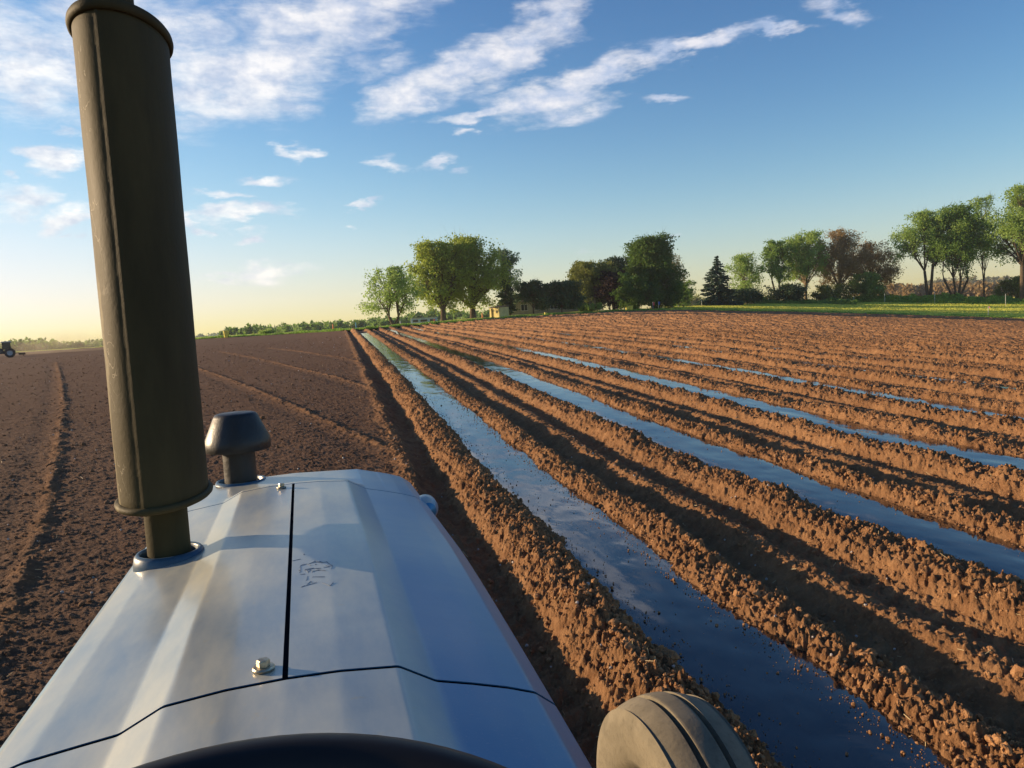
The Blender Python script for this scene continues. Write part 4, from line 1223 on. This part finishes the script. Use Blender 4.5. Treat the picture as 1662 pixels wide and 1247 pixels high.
# long low house behind the dark trees
R_ = 136
X, Y, Z = at(892, R_, 510)
m_ = px_m(892, 510, R_)
L_ = 150*m_; Hh = 2.5
house = empty('house', (X, Y, Z-.1), -math.atan2(X, Y)+rad(-4), label='long low tan house with brown roof, half hidden behind the dark trees', cat='house')
M['tan_wall'] = wallmat('tan_wall', (0.30, 0.26, 0.18)); M['window_glass'] = simple('window_glass', (.03, .035, .04), .15, var=.1); M['white_trim'] = simple('white_trim', (.55, .53, .48), .7)
b = MB(); b.box((0, 2.5, Hh/2), (L_, 5, Hh), bev=.02); b.build('wall', M['tan_wall'], house)
hr = 1.25
V = [(-L_/2-.4, -.5, Hh), (L_/2+.4, -.5, Hh), (L_/2+.4, 5.5, Hh), (-L_/2-.4, 5.5, Hh), (-L_/2+.3, 2.5, Hh+hr), (L_/2-.3, 2.5, Hh+hr)]
V += [(x, y, z-.14) for (x, y, z) in V[:4]]
Fc = [(0, 1, 5, 4), (1, 2, 5), (2, 3, 4, 5), (3, 0, 4), (0, 6, 7, 1), (1, 7, 8, 2), (2, 8, 9, 3), (3, 9, 6, 0), (6, 9, 8, 7)]
rf = mesh('roof', V, Fc, M['roof_brown'], house)
b = MB(); b.box((1.5, 2.9, Hh+hr+.15), (.7, .5, 1.1), bev=.02); b.build('chimney', M['tan_wall'], rf)
for wx in (-.40, -.27, -.12, .05, .13, .21, .34, .43):
    b = MB(); x = wx*L_
    for (dx, dz, sx, sz) in ((0, .55, 1.2, .07), (0, -.55, 1.3, .07), (-.58, 0, .07, 1.03), (.58, 0, .07, 1.03), (0, 0, .05, 1.03)): b.box((x+dx, -.03, 1.4+dz), (sx, .07, sz))
    wn_ = b.build('window', M['white_trim'], house)
    b = MB(); b.box((x, -.015, 1.4), (1.1, .03, 1.03)); b.build('pane', M['window_glass'], wn_)
# long low white building far beyond the first trees
R_ = 150
X, Y, Z = at(688, R_, 522)
e_b = azel(688, 525)[1]; zb_ = EYE+math.tan(e_b)*R_
m_ = px_m(688, 522, R_); L_ = 42*m_; Hh = 8.5*m_
van = empty('long_cabin', (X, Y, zb_), -math.atan2(X, Y)+rad(-6), label='long low pale blue cabin with a strip of dark windows, beyond the forked tree', cat='cabin')
M['pale_blue'] = wallmat('pale_blue_wall', (0.42, 0.52, 0.62))
b = MB(); b.box((0, .8, Hh/2), (L_, 1.6, Hh), bev=.04); b.box((0, .8, -.7), (L_*.96, 1.3, 1.4)); b.build('wall', M['pale_blue'], van)
b = MB(); b.box((0, .8, Hh+.04), (L_*1.03, 1.9, .09), bev=.02); b.build('roof', M['white_trim'], van)
for wx, ww in ((-.32, .2), (0, .26), (.33, .18)):
    b = MB(); b.box((wx*L_, -.02, Hh*.52), (ww*L_, .05, Hh*.42)); b.build('window', M['window_glass'], van)

# ------------------------------------------------------------------ small things at the field edge
def pole_thing(name, px, py_base, py_top, R, col, label, cat, flag=None, group=None, wd=.05):
    X, Y, Z = at(px, R, py_base)
    e_t = azel(px, py_top)[1]; top = EYE+math.tan(e_t)*R-Z
    top = max(.4, top)
    root = empty(name, (X, Y, Z-.05), -math.atan2(X, Y), label=label, cat=cat, group=group)
    b = MB(); b.tube([(0, 0, 0), (.01, 0, top*.5), (0, 0, top)], [wd/2*1.1, wd/2, wd/2*.8], 8); b.lathe([(wd*.45, 0), (wd*.25, wd*.3), (0, wd*.4)], (0, 0, top), n=8)
    b.build('post', simple('painted_'+label.split()[0], col, .7, var=.1), root, smooth=True)
    if flag:
        fc_, fw, fh = flag
        nx, nz_ = 8, 4; V = []
        for j in range(nz_+1):
            for i in range(nx+1): V.append((i/nx*fw+wd*.4, .05*math.sin(i/nx*5+j*.4)*i/nx, top-.02-fh+j/nz_*fh-.03*(i/nx)))
        Fc = [(j*(nx+1)+i, j*(nx+1)+i+1, (j+1)*(nx+1)+i+1, (j+1)*(nx+1)+i) for j in range(nz_) for i in range(nx)]
        o = mesh('flag', V, Fc, simple('cloth_'+label.split()[0], fc_, .8, var=.1), root, smooth=True)
        s__ = o.modifiers.new('thick', 'SOLIDIFY'); s__.thickness = .006
    return root
WHT, RED, BLU, YEL, ORG = (.62, .60, .52), (.60, .05, .04), (.05, .10, .40), (.75, .60, .10), (.70, .16, .04)
pole_thing('marker_stake', 1604, 517, 497, 139, WHT, 'white stake with a pink ribbon at the front edge of the meadow', 'stake', ((.75, .28, .30), .22, .22), wd=.07)
pole_thing('marker_flag', 1060, 505, 490, 127, WHT, 'red flag on a thin stake before the tallest green tree', 'flag', (RED, .28, .5))
pole_thing('marker_flag', 1069, 505, 489, 128, WHT, 'blue and dark flag on a thin stake beside the red flag', 'flag', (BLU, .25, .5))
pole_thing('marker_post', 706, 530, 518, 93, (.35, .10, .07), 'rust red post near the field edge by the pale cabin', 'post', wd=.22)
pole_thing('marker_post', 541, 538, 526, 96, ORG, 'orange post at the field edge left of the first film strip', 'post', wd=.16)
pole_thing('marker_post', 578, 534, 523, 80, (.05, .30, .42), 'turquoise blue post at the far end of the first film strip', 'post', wd=.10)
pole_thing('marker_post', 650, 530, 521, 96, WHT, 'short white post right of the small forked tree', 'post', wd=.12)
pole_thing('marker_post', 783, 517, 508, 108, (.65, .25, .08), 'small orange-topped post left of the yellow shed', 'post', wd=.2)
for (px, yb, yt, R_, lb) in ((1101, 502, 489, 150, 'thin white post at the left end of the meadow, right of the red flag'), (1139, 499, 486, 158, 'thin white post left of the spruce trunk'),
        (1312, 492, 482, 176, 'thin white post below the light green tree'), (1386, 490, 481, 178, 'thin white post below the left brown tree'),
        (1436, 489, 476, 180, 'thin white post at the start of the tall grass bank'), (1517, 484, 473, 181, 'thin white post before the two-trunked tree'), (1632, 488, 477, 176, 'thin white post on the meadow far right'),
        (1626, 480, 466, 196, 'thin white post standing behind the tall grass bank at right')):
    pole_thing('fence_post', px, yb, yt, R_, WHT, lb, 'post', group='thin white posts along the meadow', wd=.08)
M['yellow_plastic'] = simple('yellow_plastic', YEL, .5, var=.1)
def bucket(px, py, R, s_, label):
    X, Y, Z = at(px, R, py)
    b = MB(); b.lathe([(0, .02), (.12*s_, .02), (.13*s_, .05), (.17*s_, .38*s_), (.185*s_, .38*s_), (.185*s_, .41*s_), (.16*s_, .41*s_), (.115*s_, .06), (0, .06)], n=20)
    o = b.build('bucket', M['yellow_plastic'], smooth=False, loc=(X, Y, Z), label=label, cat='bucket', group='yellow buckets along the field edge'); autosmooth(o)
for (px, py, R_, s_, lb) in ((1018, 505, 127, 1.7, 'yellow bucket below the dense tree, left one of two close together'), (1024, 505, 128, 2.1, 'yellow bucket below the dense tree, right one of two close together'),
        (886, 513, 109.5, 1.2, 'lone yellow bucket on the soil edge in front of the long house'), (368, 549, 104, 2.2, 'yellow bucket on the verge right of the muffler')):
    bucket(px, py, R_, s_, lb)
# two tiny birds high in the sky
M['bird'] = simple('bird_dark', (.02, .02, .022), .8)
def bird(px, py, R, span, lb, rz):
    d = ray(px, py); d = d/np.linalg.norm(d)*R
    V = [(0, .5, 0), (.06, .2, .04), (.07, -.1, .03), (.03, -.35, .01), (0, -.5, .0), (-.03, -.35, .01), (-.07, -.1, .03), (-.06, .2, .04), (0, .1, -.06),
         (.55, .15, .16), (1.0, -.12, .02), (.5, -.06, .15), (-.55, .15, .16), (-1.0, -.12, .02), (-.5, -.06, .15), (.12, -.55, 0), (-.12, -.55, 0)]
    V = np.array(V)*span/2
    Fc = [(0, 1, 8), (1, 2, 8), (2, 3, 8), (3, 4, 8), (4, 5, 8), (5, 6, 8), (6, 7, 8), (7, 0, 8), (0, 7, 1), (1, 7, 6, 2), (2, 6, 5, 3), (3, 5, 4), (1, 9, 11, 2), (9, 10, 11), (7, 6, 14, 12), (12, 14, 13), (3, 15, 4), (5, 4, 16)]
    mesh('bird', V, Fc, M['bird'], loc=(d[0], d[1], EYE+d[2]), rz=rz, label=lb, cat='bird', group='tiny birds in the sky')
bird(1124, 109, 130, .42, 'tiny dark bird in the blue sky, higher and left of the other', .6)
bird(1262, 145, 190, .42, 'tiny dark bird in the blue sky, lower and right of the other', 2.0)

# ------------------------------------------------------------------ distant tractor working the left of the field
R_ = 86
X, Y, Z = at(8, R_, 577)
m_ = px_m(8, 577, R_)
far = empty('tractor', (X, Y, Z), -math.atan2(X, Y)+rad(180), label='small distant tractor with a pale cab roof working at the far left of the field', cat='tractor')
far.scale = (.54, .54, .54)
# built facing -x in view (drives left); local x: forward
b = MB(); b.box((1.1, 0, 1.25), (1.9, .75, .75), bev=.12); b.box((.2, 0, .95), (2.2, .6, .5), bev=.1); b.box((-.55, 0, 1.05), (.9, 1.3, .5), bev=.1)
autosmooth(b.build('body', simple('far_body', (.03, .045, .06), .5), far))
b = MB()
for (cx_, cy_) in ((.25, .6), (.25, -.6), (-.95, .62), (-.95, -.62)):
    b = MB(); b.tube([(cx_, cy_, 1.4), (cx_*.95, cy_*.95, 2.65)], .05, 6); b.build('cab_post', M['black'], far)
b = MB(); b.box((-.35, 0, 2.72), (1.6, 1.5, .20), bev=.08); autosmooth(b.build('roof', M['white_trim'], far))
b = MB(); b.box((-.35, 0, 2.02), (1.12, 1.14, 1.2), bev=.03); b.build('cab_glass', M['window_glass'], far)
tyre_m = simple('far_tyre', (.022, .022, .022), .85)
def far_wheel(nm, x, y, Rr, wd):
    b = MB(); b.lathe([(Rr*.55, -wd/2), (Rr*.9, -wd/2), (Rr, -wd*.36), (Rr, wd*.36), (Rr*.9, wd/2), (Rr*.55, wd/2)], axis='y', n=36)
    for k in range(18):
        th = 2*math.pi*k/18; b.box((Rr*math.sin(th), 0, Rr*math.cos(th)), (.06, wd*.8, .07), ry=th)
    t_ = autosmooth(b.build('tyre', tyre_m, far)); t_.location = (x, y, Rr)
    b = MB(); b.lathe([(0, -wd*.30), (Rr*.16, -wd*.32), (Rr*.2, -wd*.2), (Rr*.45, -wd*.2), (Rr*.56, -wd*.48), (Rr*.56, wd*.48), (Rr*.45, wd*.2), (0, wd*.25)], axis='y', n=28)
    autosmooth(b.build('rim', simple('far_rim', (.36, .36, .38), .5), t_))
for sy in (-1, 1):
    far_wheel('rear', -.75, sy*.85, .82, .45); far_wheel('front', 1.45, sy*.75, .5, .32)
b = MB(); b.box((-1.7, 0, .75), (.9, .5, .12), bev=.03); b.box((-2.5, 0, .55), (1.0, 2.4, .35), bev=.06)
for i in range(7): b.tube([(-2.6, -1.1+i*.36, .5), (-2.8, -1.1+i*.36, .02)], .03, 6)
autosmooth(b.build('tiller', simple('far_tiller', (.09, .05, .03), .8), far))
b = MB(); b.tube([(1.4, .2, 1.6), (1.4, .2, 2.4)], .05, 8); b.build('exhaust_pipe', M['black'], far)

# ------------------------------------------------------------------ air
def volume_material(name, dens, col, aniso=0.3, noise=None):
    m = bpy.data.materials.new(name); m.use_nodes = True; m.node_tree.nodes.clear(); t = NT(m.node_tree)
    pv = t.n('ShaderNodeVolumePrincipled'); o = t.n('ShaderNodeOutputMaterial')
    t.put(pv, 'Color', col+(1,)); t.put(pv, 'Anisotropy', aniso)
    if noise:
        v = t.n('ShaderNodeTexCoord').outputs['Object']
        fall = t.mr(t.vm('LENGTH', v), .25, 1.0, 1.0, 0.0, smooth=True)
        n = t.mr(t.noise(t.mapping(v, scl=(2, 1, 1)), 1.6, 4, .6), .35, .65)
        t.put(pv, 'Density', t.math('MULTIPLY', t.math('MULTIPLY', fall, n), dens))
    else: t.put(pv, 'Density', dens)
    m.node_tree.links.new(pv.outputs[0], o.inputs['Volume'])
    return m
b = MB(); b.box((0, 0, 40-12.5), (3500, 3500, 105))
b.build('haze', volume_material('haze_air', .0002, (.92, .95, 1.0)), label='thin evening haze over the whole country', kind='stuff')
X, Y, Z = at(92, 96, 572)
v_, f_ = ico(3)
d_ = mesh('dust', v_, f_, volume_material('dust_air', .09, (.85, .72, .52), .2, True), loc=(X, Y, Z+1.0), label='pale dust drifting behind the distant tractor', kind='stuff')
d_.scale = (8.5, 7, 1.9); d_.rotation_euler = (0, 0, -math.atan2(X, Y))
